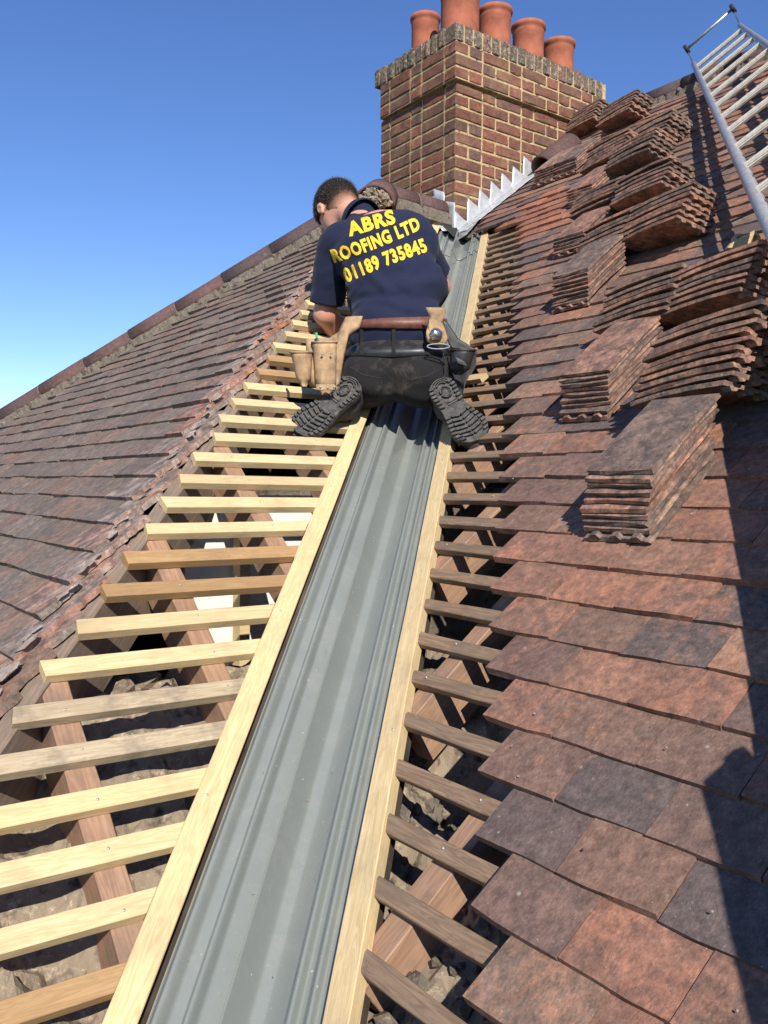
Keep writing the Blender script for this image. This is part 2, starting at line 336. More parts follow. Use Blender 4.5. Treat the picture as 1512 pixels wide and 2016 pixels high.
def clip_poly(poly, nx, ny, d):
    out = []
    for i in range(len(poly)):
        p, q = poly[i], poly[(i + 1) % len(poly)]; dp = p[0] * nx + p[1] * ny - d; dq = q[0] * nx + q[1] * ny - d
        if dp >= 0: out.append(p)
        if (dp >= 0) != (dq >= 0):
            k = dp / (dp - dq); out.append((p[0] + (q[0] - p[0]) * k, p[1] + (q[1] - p[1]) * k))
    return out
def build_tiles(root, items, limit, stuffname, mat, stufflabel):
    """items: (matrix, mesh or (V,F), centre). nearest in view become parts, the rest one mesh"""
    items = [(visible(c), m, me) for m, me, c in items]; items.sort(key=lambda q: -q[0])
    for s, m, me in items[:limit]: link('tile', me, mat, root, m)
    rest = items[limit:]
    if rest:
        V = []; Fs = []; r1 = []; r2 = []
        cache = {}
        for s, m, me in rest:
            if me.name not in cache:
                vs = np.empty(len(me.vertices) * 3, dtype=np.float32); me.vertices.foreach_get('co', vs)
                cache[me.name] = (vs.reshape(-1, 3), [tuple(p.vertices) for p in me.polygons])
            vs, fs = cache[me.name]; mm = np.array(m); o = len(V)
            V.extend((vs @ mm[:3, :3].T + mm[:3, 3]).tolist()); Fs.extend([tuple(i + o for i in f) for f in fs])
            a = random.random(); b = random.random(); r1 += [a] * len(fs); r2 += [b] * len(fs)
        me = mesh(stuffname, V, Fs); setrnd(me, r1, r2); o = link(stuffname, me, mat, root); tag(o, stufflabel, kind='stuff')
# right-hand slope
roofR = empty('tiled_roof', 'large red brown plain tile roof slope rising to the right of the grey valley gutter', 'roof', PR(0, -1))
items = []
X0 = -0.338; nrow = int((3.66 - (X0 - 6 * GX)) / GX)
LEFT = {}
for k in range(-6, nrow - 6):
    X = X0 + k * GX
    edge = X - 0.475 + 0.022 * math.sin(k * 1.7)
    if k < -1: edge = X - 0.475
    shift = k * GX
    yR = 0.48 - 1.7 * 1.0 if False else (-2.6 + 0.42 * (X + 0.8))    # far side of the slope, beyond the frame
    lim = edge
    if X > 2.28: lim = min(2.47, X - 0.30 + (X - 2.28) * 0.9)
    j0 = 0; y = -0.8095 + shift
    # column grid aligned with the left corners
    if X > 2.28:
        while y + 0.165 < lim + 0.05: y += 0.165
    LEFT[k] = y
    y -= 0.0825
    first = True
    while y > yR:
        if X > 2.1 and y > X - 0.75: key = 'tileN'
        elif X > 2.75 and y > 1.9: key = 'tileN'
        else: key = 'tileR'
        m = tile_mat4('R', X, y, random.choice((0, 0, 0, 0.003)) if not first else 0.001)
        items.append((m, random.choice(tv[key]), PR(X, y))); y -= 0.165; first = False
build_tiles(roofR, items, 300, 'distant_tiles', M['tileR'], 'far rows of red brown tiles up towards the ridge')

# left slope beyond the stripped hip
roofT = empty('hipped_roof', 'weathered brown plain tile roof slope on the left ending in a ragged cut hip edge', 'roof', Vector((-0.6, 0.8, T * 0.1)))
HT = 0.811; SH = 4.50     # cut edge: Y-X=HT ; far hip: X+Y=SH
items = []
X0T = -0.6387
def cut_tile(plane, a0, y, m, clips, mat):
    w, l = 0.163, 0.265; poly = [(-w / 2, 0), (w / 2, 0), (w / 2, l), (-w / 2, l)]
    for nx, ny, d in clips: poly = clip_poly(poly, nx, ny, d)
    if len(poly) < 3: return None
    P2 = []
    for i in range(len(poly)):                         # roughen the cut
        p, q = Vector(poly[i]), Vector(poly[(i + 1) % len(poly)]); P2.append(tuple(p))
        if (q - p).length > 0.05 and abs((q - p).x) > 0.01 and abs((q - p).y) > 0.01:
            nseg = int((q - p).length / 0.016); nn = Vector((-(q - p).y, (q - p).x)).normalized()
            for s in range(1, nseg): P2.append(tuple(p + (q - p) * (s / nseg) + nn * random.uniform(-0.007, 0.007)))
    v, f = polyprism(P2, 0, TH); me = mesh('tile', v, f, rnd=random.random(), rnd2=random.random()); me.materials.append(mat); me.materials.append(M['tileC'])
    ns = len(P2)
    for i in range(ns):
        a_, b_ = P2[i], P2[(i + 1) % ns]
        if abs(a_[0] - b_[0]) > 1e-4 and abs(a_[1] - b_[1]) > 1e-4: me.polygons[2 + i].material_index = 1
    return me
k = -7
while True:
    X = X0T + k * GX
    if X + 0.6813 > 2.62: break
    yh = X + HT; yl = SH - X
    y = yh - 0.0 - 0.1 + (0.0825 if k % 2 else 0) - 0.165
    while y + 0.0825 < yh - 0.20: y += 0.165
    while y - 0.0825 < min(yl + 0.1, yh + 3.4):
        m = tile_mat4('T', X, y, 0.011)
        lo = y - 0.0825; jj = random.uniform(-0.015, 0.028)
        # local x = -(Y-y); local y*cos = (X'-X)*K ; keep Y-X' >= HT (cut edge)
        clips = []
        if lo < yh + 0.25: clips.append((-1, -0.55 / K, HT + jj + (X - y)))
        if y + 0.0825 > yl - 0.25: clips.append((1, -1 / K, -(SH + 0.0 - X - y)))
        if clips:
            me = cut_tile('T', X, y, m, clips, M['tileE'] if lo < yh + 0.10 else M['tileT'])
            if me is not None: items.append((m, me, Vector((X, y, T * (X + H)))))
        else: items.append((m, random.choice(tv['tileT']), Vector((X, y, T * (X + H)))))
        y += 0.165
    k += 1
build_tiles(roofT, items, 300, 'distant_tiles', M['tileT'], 'far rows of brown tiles towards the distant hip')

# half round hip and ridge tiles
def halfround(L=0.30, r=0.105, th=0.014, n=12, r2=None, mouth=True):
    V = []; Fs = []; r2 = r2 or r
    for i, (y, rr) in enumerate(((0, r), (L, r2))):
        for ring in (rr, rr - th):
            for k in range(n + 1):
                a = math.radians(-8) + math.radians(196) * k / n; V.append((ring * math.cos(a), y, ring * math.sin(a)))
    q = n + 1
    for k in range(n):
        Fs.append((k, k + 1, 2 * q + k + 1, 2 * q + k)); Fs.append((q + k + 1, q + k, 3 * q + k, 3 * q + k + 1))
        Fs.append((k + 1, k, q + k, q + k + 1)); Fs.append((2 * q + k, 2 * q + k + 1, 3 * q + k + 1, 3 * q + k))
    for s in (0, n): Fs.append((s, 2 * q + s, 3 * q + s, q + s) if s == 0 else (s, q + s, 3 * q + s, 2 * q + s))
    return V, Fs
def ridge_run(root, p0, p1, name, n, r=0.10, mortar=True, label=None, seed=0, drop=0.05):
    d = (p1 - p0); L = d.length / n; d.normalize(); side = d.cross(Za).normalized(); up = side.cross(d).normalized()
    for i in range(n):
        v, f = halfround(L - 0.006, r * random.uniform(0.985, 1.015), r2=r * 1.01)
        me = mesh(name, v, f, True, rnd=random.random(), rnd2=random.random() * 0.5)
        o = p0 + d * (L * i) + up * random.uniform(-0.003, 0.003); s2 = (side + up * random.uniform(-.02, .02)).normalized()
        link(name, me, M['ridge'], root, frame(o, s2, d, s2.cross(d).normalized()))
    if mortar:
        parts = []
        for sgn in (-1, 1):
            N = int(d.length * 0 + (p1 - p0).length / 0.012); V = []; Fs = []
            for i in range(N + 1):
                c = p0 + d * ((p1 - p0).length * i / N)
                nz = noise.noise(c * 14 + Vector((seed, 0, 0))) * 0.016; nz2 = noise.noise(c * 37 + Vector((0, seed, 0))) * 0.010
                for (a, b) in ((r * 0.86, 0.0), (r * 1.02 + nz2, -0.004), (r * 1.10 + nz + nz2, -0.035), (r * 1.16 + nz, -drop - 0.03), (r * 0.9, -drop - 0.05)):
                    V.append(c + side * (sgn * a) + up * b)
            for i in range(N):
                for j in range(4):
                    a = i * 5 + j; Fs.append((a, a + 1, a + 6, a + 5) if sgn > 0 else (a, a + 5, a + 6, a + 1))
            parts.append((V, Fs))
        for i in range(1, n):                      # blobs at the joints
            c = p0 + d * (L * i) + up * 0.0
            for s in (-1, 1): parts.append(lump(c + side * (s * r * 0.98) - up * 0.01, 0.016, seed + i, 0.5, 1))
            V, Fs = halfround(0.007, r * 1.012); parts.append(xf((V, Fs), frame(c - d * 0.0035, side, d, up)))
        v, f = join(parts); link('mortar_bedding', mesh('mortar', v, f), M['mortar'], root)
zR = lambda X, Y: T * X
apex = Vector((1.97, 2.65, T * 2.65))
# far hip of the left slope
p0 = Vector((0.0 - 0.35, SH + 0.35, T * (H - 0.35) + 0.055)); p1 = Vector((1.90, SH - 1.90, T * (1.90 + H) + 0.075))
ridge_run(roofT, p0, p1, 'hip_tile', 11, 0.088, seed=3)
# back slopes closing the roof volume
def quad(name, pts, mat, root, th=0.02, **kw):
    a, b, c = Vector(pts[0]), Vector(pts[1]), Vector(pts[2]); n = (b - a).cross(c - a).normalized() * th; m = len(pts)
    vs = [Vector(p) for p in pts] + [Vector(p) - n for p in pts]
    fs = [tuple(range(m)), tuple(range(2 * m - 1, m - 1, -1))] + [(i, i + m, (i + 1) % m + m, (i + 1) % m) for i in range(m)]
    me = mesh(name, vs, fs); setrnd(me, 0.4, 0.4); return link(name, me, mat, root)
zt = T * 2.65
quad('back_slope', [(1.9, 2.62, zt - 0.02), (-0.5, 5.02, zt - 0.02 - T * 2.4), (3.4, 6.5, zt - T * 3.9), (3.4, 2.62, zt - 0.02)], M['tileT'], roofT)
quad('back_slope', [(3.72, -1.2, T * 3.72), (3.72, 6.5, T * 3.72), (7.5, 6.5, -0.1), (7.5, -1.2, -0.1)][::-1], M['tileT'], roofR)
quad('back_slope', [(3.70, 2.6, T * 3.70 - 0.03), (3.70, 6.5, T * 3.70 - 0.03), (2.2, 6.5, T * 2.2), (2.2, 2.6, T * 2.2 - 0.03)], M['tileT'], roofR)
# main ridge on the right slope
ridge_run(roofR, Vector((3.74, 2.42, T * 3.70 + 0.035)), Vector((3.74, 0.3, T * 3.70 + 0.035)), 'ridge_tile', 7, 0.095, seed=9)
# ------------------------------------------------------------------ stripped slope: battens, rafters, rails
frameM = empty('stripped_roof_frame', 'stripped strip of roof with new yellow pine battens over old rafters left of the gutter', 'roof frame', PM(-0.4, 0, -0.1))
WL, WR = 0.2617, 0.2208
nailme = None
v, f = lathe([(0.0, 0.0016), (0.0020, 0.0014), (0.0027, 0.0), (0.0027, -0.002)], 8); nailme = mesh('nail', v, f, True); nailme.materials.append(M['zinc'])
rafX = [-1.27, -0.95, -0.615, -0.285, 0.035, 0.36, 0.69, 1.02, 1.35, 1.68, 2.0]
BW = 0.040; BT = 0.022
for k in range(-4, 36):
    Y = -0.4033 + k * GX
    if Y > 2.30: break
    key = 'pine'
    if k in (8, 9): key = 'pine_tan'
    if k in (4, 5): key = 'pine_grey'
    if k in (0, 1) : key = 'pine_tan' if k == 0 else 'pine'
    if k in (18, 19): key = 'pine_tan'
    bw = BW * random.uniform(0.94, 1.06); dxb = bw / K
    x0 = (Y - 0.70) + random.uniform(-0.012, 0.012); x1 = Y - WL - 0.002
    o = PM(x0, Y, 0.0); L = x1 - x0; s = random.uniform(-0.006, 0.010)
    bm = bmesh.new(); pts = [(0, 0), (L, 0), (L + dxb, bw), (s, bw)]
    vs, fs = polyprism(pts, -BT, 0); bv = [bm.verts.new(q) for q in vs]
    for q in fs: bm.faces.new([bv[i] for i in q])
    bmesh.ops.bevel(bm, geom=bm.edges[:], offset=0.0012, segments=1, affect='EDGES')
    me = bpy.data.meshes.new('batten'); bm.to_mesh(me); bm.free(); me.materials.append(M[key])
    tw = random.gauss(0, 0.003); ax = (Xa + aM * tw).normalized(); ay = nM.cross(ax).normalized()
    mw = frame(o, ax, ay, nM); b = link('batten', me, None, frameM, mw)
    for rx in rafX:
        if x0 + 0.03 < rx < x1 + 0.02:
            link('nail', nailme, None, b, mw @ Matrix.Translation((rx - x0 + random.uniform(-.008, .008), bw * random.uniform(0.35, 0.65), 0.0003)))
# rafters of the stripped slope (run up along Y)
for rx in rafX:
    y0 = rx + 0.23; y1 = rx + 0.69
    if rx < -1.0: continue
    L = (y1 - y0) * K
    me = boxmesh('rafter', 0, L, -0.027, 0.027, -0.10, 0, 0.002, jit=0.002, cuts=6)
    link('rafter', me, M['rafter'], frameM, frame(PM(rx, y0, -BT - 0.001), aM, -Xa, nM))
# hip rafter under the cut edge
me = boxmesh('hip_rafter', 0, 4.2, -0.022, 0.022, -0.17, 0, 0.003, jit=0.002, cuts=14)
link('hip_rafter', me, M['rafterg'], frameM, frame(Vector((-1.05, -1.05 + 0.735, T * (-1.05 + 0.735) - 0.032)), VV, -VR, VV.cross(-VR).normalized()))
# rails either side of the gutter
ang = math.atan(0.4825)
for sgn, outer, inner, lab in ((1, 0.176, 0.130, 'right'), (-1, 0.207, 0.160, 'left')):
    side = (VR * (sgn * math.cos(ang)) + VN * math.sin(ang)); nn = (VN * math.cos(ang) - VR * (sgn * math.sin(ang)))
    bm = bmesh.new(); L = 5.75; o = Vector((-1.05, -1.05, -1.05 * T))
    N = 40; 
    for i in range(N + 1):
        x = L * i / N; wob = 0.0022 * noise.noise(Vector((x * 2.3, sgn * 5, 0))); w2 = 0.002 * noise.noise(Vector((x * 3.1, sgn * 9, 2)))
        for (a, h) in ((inner + wob, -0.022), (outer + w2, -0.022), (outer + w2, 0.007), (inner + wob, 0.007)):
            bm.verts.new((x, a * 1.0, h))
    bm.verts.ensure_lookup_table()
    for i in range(N):
        for j in range(4):
            a = i * 4 + j; b = i * 4 + (j + 1) % 4; q = [bm.verts[a], bm.verts[b], bm.verts[b + 4], bm.verts[a + 4]]; bm.faces.new(q)
    bm.faces.new([bm.verts[i] for i in (3, 2, 1, 0)]); bm.faces.new([bm.verts[N * 4 + i] for i in (0, 1, 2, 3)])
    bmesh.ops.recalc_face_normals(bm, faces=bm.faces[:])
    bmesh.ops.bevel(bm, geom=[e for e in bm.edges if e.is_manifold and e.calc_face_angle(0) > 0.7], offset=0.0018, segments=1, affect='EDGES')
    me = bpy.data.meshes.new('rail'); bm.to_mesh(me); bm.free()
    # truncated near the chimney
    r = link('rail', me, M['pine'], frameM, frame(o, VV, side, nn)); r['label'] = 'long pine rail along the %s edge of the gutter' % lab
    mw = frame(o, VV, side, nn)
    for s in (0.75, 1.35, 1.9, 2.5):
        link('nail', nailme, None, r, mw @ Matrix.Translation((s + 0.1 * sgn, (outer + inner) / 2 + 0.006, 0.0072)))

# ------------------------------------------------------------------ right slope battens and rafters
old = []
for i in range(6):
    L = 0.62; bm = bmesh.new(); me = boxmesh('batten', 0, L, 0, 0.032, -0.017, 0, 0.0015, jit=0.0012, cuts=5); me.materials.append(M['old']); old.append(me)
for k in range(-4, 38):
    X = -0.373 + k * GX
    if X > 2.55: break
    y0 = X - WR - 0.002; mw = frame(PR(X, y0 + 0.028, -0.001), (-Ya + aR * random.gauss(0, 0.006)).normalized(), aR, -nR)
    ax = (-Ya + aR * random.gauss(0, 0.006)).normalized(); ay = nR.cross(ax).normalized()
    b = link('batten', random.choice(old), None, roofR, frame(PR(X, y0 + 0.02, -0.001 + random.uniform(-.001, .001)), ax, ay, nR))
    if k < 16 and k % 3 != 1:
        for ry in (-0.575, -0.235, 0.08, 0.40, 0.73):
            if y0 - 0.25 < ry < y0 - 0.02: link('nail', nailme, None, b, frame(PR(X + 0.015, ry, 0.0003), Xa, Ya, Za) if False else frame(PR(X + 0.015, ry, 0.0008), -Ya, aR, nR))
for ry in (-1.2, -0.89, -0.575, -0.235, 0.08, 0.40, 0.73, 1.05, 1.38, 1.71, 2.04):
    me = boxmesh('rafter', 0, 1.0, -0.026, 0.026, -0.11, 0, 0.002, jit=0.002, cuts=6)
    link('rafter', me, M['rafter'], roofR, frame(PR(ry + 0.19, ry, -0.0225), aR, Ya, nR))
# valley rafter hidden below the gutter
me = boxmesh('valley_rafter', 0, 5.4, -0.02, 0.02, -0.24, -0.055, 0.0)
link('valley_rafter', me, M['rafter'], roofR, frame(Vector((-1.05, -1.05, -1.05 * T)), VV, -VR, VN))
# valley boards: dark timber lay boards carrying the gutter
for sgn in (-1, 1):
    side = (VR * (sgn * math.cos(ang)) + VN * math.sin(ang)); nn = (VN * math.cos(ang) - VR * (sgn * math.sin(ang)))
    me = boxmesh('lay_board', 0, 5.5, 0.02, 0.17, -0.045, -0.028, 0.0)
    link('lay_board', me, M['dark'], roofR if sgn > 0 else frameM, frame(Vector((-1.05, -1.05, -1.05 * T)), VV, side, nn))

# ------------------------------------------------------------------ valley gutter
def gutter_profile():
    pts = []
    ws = np.linspace(-0.1425, 0.1165, 190)
    def bump(w, c, a, h): x = (w - c) / a; return h * max(0.0, 1 - x * x) ** 1.3 if abs(x) < 1 else 0.0
    for w_ in ws:
        base = 0.4825 * math.sqrt(w_ * w_ + 0.0006) - 0.026 - 0.010 * max(0.0, 1 - abs(w_ - 0.008) / 0.035)
        n_ = base + bump(w_, -0.128, 0.012, 0.017) + bump(w_, -0.089, 0.010, 0.017) + bump(w_, 0.056, 0.011, 0.022) + bump(w_, 0.087, 0.010, 0.018) 
        # steep central upstand, flat shoulders
        x = (w_ + 0.037)
        if -0.012 < x < 0.036: n_ = max(n_, base + 0.050 * (1 - (x / 0.036 if x > 0 else -x / 0.012)) ** 0.8 if x < 0 else max(-0.022, (0.4825 * 0.045 - 0.026 + 0.050) - (0.069) * x / 0.027))
        pts.append((w_, n_))
    a_ = np.array([p_[1] for p_ in pts])
    for _ in range(2): a_[1:-1] = 0.25 * a_[:-2] + 0.5 * a_[1:-1] + 0.25 * a_[2:]
    return [(p_[0], float(b_)) for p_, b_ in zip(pts, a_)]
def gutter(name, s0, s1, lift, extra=0.0):
    prof = gutter_profile(); N = 60; V = []; Fs = []; m = len(prof)
    for i in range(N + 1):
        s = s0 + (s1 - s0) * i / N
        for (a, b) in prof:
            wv = 0.0016 * noise.noise(Vector((s * 1.5, a * 8, 0)))
            p = Vector((s, s, T * s)) + VR * (a * (1 + extra)) + VN * (b + lift + wv); V.append(p)
    for i in range(N):
        for j in range(m - 1): a = i * m + j; Fs.append((a, a + 1, a + m + 1, a + m))
    n0 = len(V); V += [p - VN * 0.003 for p in V]
    Fs += [(d + n0, c + n0, b + n0, a + n0) for a, b, c, d in Fs]
    for j in range(m - 1): Fs.append((j + 1, j, n0 + j, n0 + j + 1)); q = N * m; Fs.append((q + j, q + j + 1, n0 + q + j + 1, n0 + q + j))
    return mesh(name, V, Fs, True)
gut = empty('valley_gutter', 'long grey fibreglass valley gutter with ribs running up between two pine rails', 'gutter', Vector((0, 0, 0)))
link('gutter_sheet', gutter('gutter_sheet', -0.62, 2.30, 0.0), M['gutter'], gut)
link('gutter_sheet', gutter('gutter_sheet', 2.22, 2.52, 0.006, 0.01), M['gutter'], gut)['label'] = 'short upper length lapped over the lower one'

# ------------------------------------------------------------------ inside the roof
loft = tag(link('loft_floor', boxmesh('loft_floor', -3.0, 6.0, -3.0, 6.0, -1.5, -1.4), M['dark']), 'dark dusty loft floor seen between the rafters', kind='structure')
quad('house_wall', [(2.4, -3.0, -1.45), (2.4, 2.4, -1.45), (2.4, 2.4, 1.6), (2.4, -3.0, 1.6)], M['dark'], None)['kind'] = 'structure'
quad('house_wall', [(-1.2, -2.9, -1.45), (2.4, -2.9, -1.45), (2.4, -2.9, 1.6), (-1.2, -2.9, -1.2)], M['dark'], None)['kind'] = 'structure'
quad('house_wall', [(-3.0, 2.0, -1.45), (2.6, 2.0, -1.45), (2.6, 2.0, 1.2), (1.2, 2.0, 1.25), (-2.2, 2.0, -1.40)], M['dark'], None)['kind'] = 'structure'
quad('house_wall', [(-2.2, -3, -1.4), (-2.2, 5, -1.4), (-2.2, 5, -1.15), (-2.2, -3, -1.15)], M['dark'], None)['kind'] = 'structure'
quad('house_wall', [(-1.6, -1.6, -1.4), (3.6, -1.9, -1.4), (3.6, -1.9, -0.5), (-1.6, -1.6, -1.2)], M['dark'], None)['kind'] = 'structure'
ww = empty('white_wall', 'white painted wall inside the roof, seen in bright patches between the battens', 'wall', (0.8, 1.02, -0.5))
link('render', boxmesh('render', -0.06, 0.40, 0.75, 0.85, -1.2, 0.38, 0.004), M['white'], ww)
link('shade_toned_wall', boxmesh('shade_toned_wall', 0.402, 1.6, 0.76, 0.85, -1.2, 0.38, 0.004), M['mortar'], ww)  # right part of the white wall, its shade put in as a darker material
link('timber_post', boxmesh('timber_post', 0.085, 0.118, 0.69, 0.735, -1.2, 0.30, 0.002), M['pine'], ww)
link('timber_post', boxmesh('timber_post', 0.62, 0.66, 0.69, 0.735, -1.2, 0.30, 0.002), M['rafter'], ww)
link('coping', boxmesh('coping', -0.03, 1.6, 0.71, 0.87, 0.383, 0.42, 0.006, jit=0.004, cuts=12), M['mortar'], ww)
# old party wall: a few bricks with crumbling mortar, below the battens at the left
bw_ = empty('broken_brick_wall', 'crumbling red brick wall top with lumpy mortar below the lower left battens', 'wall', (-0.6, 0.0, -0.6))
bv_ = []
for i in range(10):
    me = boxmesh('brick', -0.1075, 0.1075, -0.051, 0.051, -0.0325, 0.0325, 0.004, jit=0.003, cuts=3, rnd=random.uniform(0.6, 0.8)); me.materials.append(M['brick']); bv_.append(me)
mort = []
rows = [(-0.62, -0.42, -0.60), (-0.52, -0.22, -0.455), (-0.42, -0.04, -0.31), (-0.30, 0.16, -0.17), (-0.16, 0.36, -0.02)]
for ri, (bx, by, bz) in enumerate(rows):
    for lay in range(5):
        for j in range(-3, 3):
            if bz - 0.075 * lay > T * (bx + j * 0.226 - 0.11 + H) - 0.16: continue
            link('brick', random.choice(bv_), None, bw_, frame(Vector((bx + j * 0.226 + (0.11 if lay % 2 else 0), by + random.uniform(-.006, .006), bz - 0.075 * lay - 0.08)), Xa, Ya, Za))
    for j in range(26):
        if bz > T * (bx - 0.62 + j * 0.045 - 0.05 + H) - 0.13: continue
        mort.append(lump((bx - 0.62 + j * 0.045, by + random.uniform(-0.03, 0.04), bz - 0.03 + random.uniform(-.012, .012)), random.uniform(0.026, 0.05), ri * 31 + j, 0.5, 2, (1.2, 1.1, 0.6)))
v, f = join(mort); tag(link('crumbling_mortar', mesh('mortar', v, f), M['rubble'], bw_), kind='stuff')
# rubble bed below the lower right battens
N1, N2 = 110, 110; V = []; Fs = []
for i in range(N1 + 1):
    for j in range(N2 + 1):
        X = -0.95 + 1.35 * i / N1; Y = -1.45 + 1.6 * j / N2; p = Vector((X, Y, 0))
        z = T * max(X, Y * 0.9) - 0.125 - 0.10 * max(0, X + 0.15) * 3 + 0.05 * noise.noise(p * 7) + 0.025 * noise.noise(p * 19) + 0.012 * noise.noise(p * 48)
        z -= 0.16 * max(0, noise.noise(p * 4 + Vector((3.3, 1, 0))) - 0.12)
        V.append((X, Y, z))
for i in range(N1):
    for j in range(N2): a = i * (N2 + 1) + j; Fs.append((a, a + N2 + 1, a + N2 + 2, a + 1))
tag(link('rubble', mesh('rubble', V, Fs), M['rubble']), 'sandy rubble and broken mortar lying below the lower right battens', kind='stuff')
ch = []
for i in range(260):
    X = random.uniform(-0.75, 0.15); Y = X - random.uniform(0.05, 0.5)
    p = Vector((X, Y, 0)); z = T * max(X, Y * 0.9) - 0.125 - 0.10 * max(0, X + 0.15) * 3 + 0.05 * noise.noise(p * 7) - 0.16 * max(0, noise.noise(p * 4 + Vector((3.3, 1, 0))) - 0.12)
    ch.append(lump((X, Y, z + 0.008), random.choice((0.006, 0.008, 0.012, 0.02)), i, 0.5, 1))
v, f = join(ch); tag(link('rubble_chips', mesh('chips', v, f), M['mortar']), 'small broken mortar chips scattered over the rubble', kind='stuff')

# mortar along the cut hip edge of the left slope
V = []; Fs = []; N = 360; prof = [(-0.05, -0.004), (-0.03, -0.004), (-0.014, -0.012), (-0.004, -0.028), (-0.012, -0.050), (-0.05, -0.056)]
for i in range(N + 1):
    s = -1.1 + 3.0 * i / N; c = Vector((s, s + HT, T * (s + H) + 0.004))
    for j, (a, b) in enumerate(prof):
        q = Vector((s * 26, j * 1.3, 0)); nz = 0.020 * noise.noise(q) + 0.010 * noise.noise(q * 2.7); saw = 0.012 * (((s / GX) % 1) - 0.5)
        V.append(c + VR * (a + nz + saw) + Za * (b + 0.6 * nz + saw * 0.6))
m_ = len(prof)
for i in range(N):
    for j in range(m_ - 1): a = i * m_ + j; Fs.append((a, a + 1, a + m_ + 1, a + m_))
crust = []
for i in range(110):
    s = random.uniform(-1.0, 1.9); kk = round((s - X0T) / GX); d_ = abs(random.gauss(0, 0.028)); y_ = s + HT + d_ - 0.01
    fr = ((s - X0T) / GX) % 1.0
    base = T * (s + H) + (0.026 + 0.011 + TH + 0.002 - 0.009 * fr) * K
    crust.append(xf(lump((0, 0, 0), random.uniform(0.006, 0.019), i * 1.3, 0.6, 1, (1.0, random.uniform(1.0, 1.7), 0.2)), frame(Vector((s, y_, base)), -Ya, aR, nR)))
v, f = join(crust); tag(link('mortar_crust', mesh('crust', v, f), M['crust'], roofT), kind='stuff')
o = link('hip_mortar', mesh('hip_mortar', V, Fs), M['mortar'], roofT); o['label'] = 'crumbling grey mortar under the cut tile edge'
# ------------------------------------------------------------------ chimney
CX, CY = 2.452, 2.535; CX1, CY1 = 3.765, 3.305
chim = empty('brick_chimney', 'tall red brick chimney stack with pale mortar and corbelled top behind the kneeling man', 'chimney', (CX, CY, 1.6))
def coursemesh(w, d, h): 
    out = []
    for i in range(8):
        me = boxmesh('brick', -w / 2, w / 2, -d / 2, d / 2, -h / 2, h / 2, 0.004, jit=0.0022, cuts=2, rnd=(i + random.random()) / 8); me.materials.append(M['brick']); out.append(me)
    return out
bS = coursemesh(0.211, 0.1025, 0.0625); bH = coursemesh(0.099, 0.1025, 0.0625); bHalf = coursemesh(0.05, 0.1025, 0.0655)
bT = []
for i in range(8):
    me = boxmesh('brick', -0.0325, 0.0325, -0.05, 0.05, -0.054, 0.054, 0.006, jit=0.003, cuts=2, rnd=(i + .5) / 8); me.materials.append(M['mossy']); bT.append(me)
def course(z, x0, y0, x1, y1, par):
    def run(length, start, place):
        s = start; i = par
        while s < length - 0.03:
            st = (i % 2 == 0); L = 0.224 if st else 0.1125
            if s + L > length + 0.04: L = length - s; me = None
            else: me = random.choice(bS if st else bH)
            if me is None:
                if L < 0.045: break
                me = boxmesh('brick', -(L - .01) / 2, (L - .01) / 2, -0.05, 0.05, -0.0327, 0.0327, 0.004, rnd=random.random()); me.materials.append(M['brick'])
            place(s + (L - 0.01) / 2, me); s += L; i += 1
    def pr(c, me): link('brick', me, None, chim, frame(Vector((x0 + c, y0 + 0.05 + random.uniform(-.0015, .002), z + random.uniform(-.001, .001))), Xa, Ya, Za) @ Matrix.Rotation(random.gauss(0, .006), 4, 'Z'))
    def pl(c, me): link('brick', me, None, chim, frame(Vector((x0 + 0.05 + random.uniform(-.0015, .002), y0 + c, z + random.uniform(-.001, .001))), Ya, -Xa, Za) @ Matrix.Rotation(random.gauss(0, .006), 4, 'Z'))
    if par == 0: run(x1 - x0, 0, pr); run(y1 - y0 - 0.1125, 0, lambda c, me: pl(c + 0.1125, me))
    else: run(x1 - x0 - 0.1125, 0, lambda c, me: pr(c + 0.1125, me)); run(y1 - y0, 0, pl)
zc = 2.895 - 0.075 / 2
i = 0
while zc > 1.93:
    course(zc, CX, CY, CX1, CY1, i % 2); zc -= 0.075; i += 1
for j in range(3): course(2.895 + 0.0375 + 0.075 * j, CX - 0.03, CY - 0.03, CX1 + 0.03, CY1 + 0.03, (j + 1) % 2)
zt_ = 2.895 + 0.225 + 0.057
xx = CX - 0.03 + 0.033
while xx < CX1 + 0.02: link('brick', random.choice(bT), None, chim, frame(Vector((xx, CY - 0.03 + 0.05 + random.uniform(-.003, .003), zt_ + random.uniform(-.005, .004))), Xa, Ya, Za)); xx += 0.0745
yy = CY - 0.03 + 0.145
while yy < CY1 + 0.02: link('brick', random.choice(bT), None, chim, frame(Vector((CX - 0.03 + 0.05 + random.uniform(-.003, .003), yy, zt_ + random.uniform(-.005, .004))), Ya, -Xa, Za)); yy += 0.0745
core = join([(box8(CX + 0.005, CX1 - 0.005, CY + 0.005, CY1 - 0.005, 1.5, 2.8945), BOXF), (box8(CX - 0.025, CX1 + 0.025, CY - 0.025, CY1 - 0.02, 2.8955, 3.119), BOXF), (box8(CX - 0.022, CX1 + 0.022, CY - 0.022, CY1 - 0.02, 3.1195, 3.222), BOXF)])
link('mortar_joints', mesh('core', *core), M['joint'], chim)
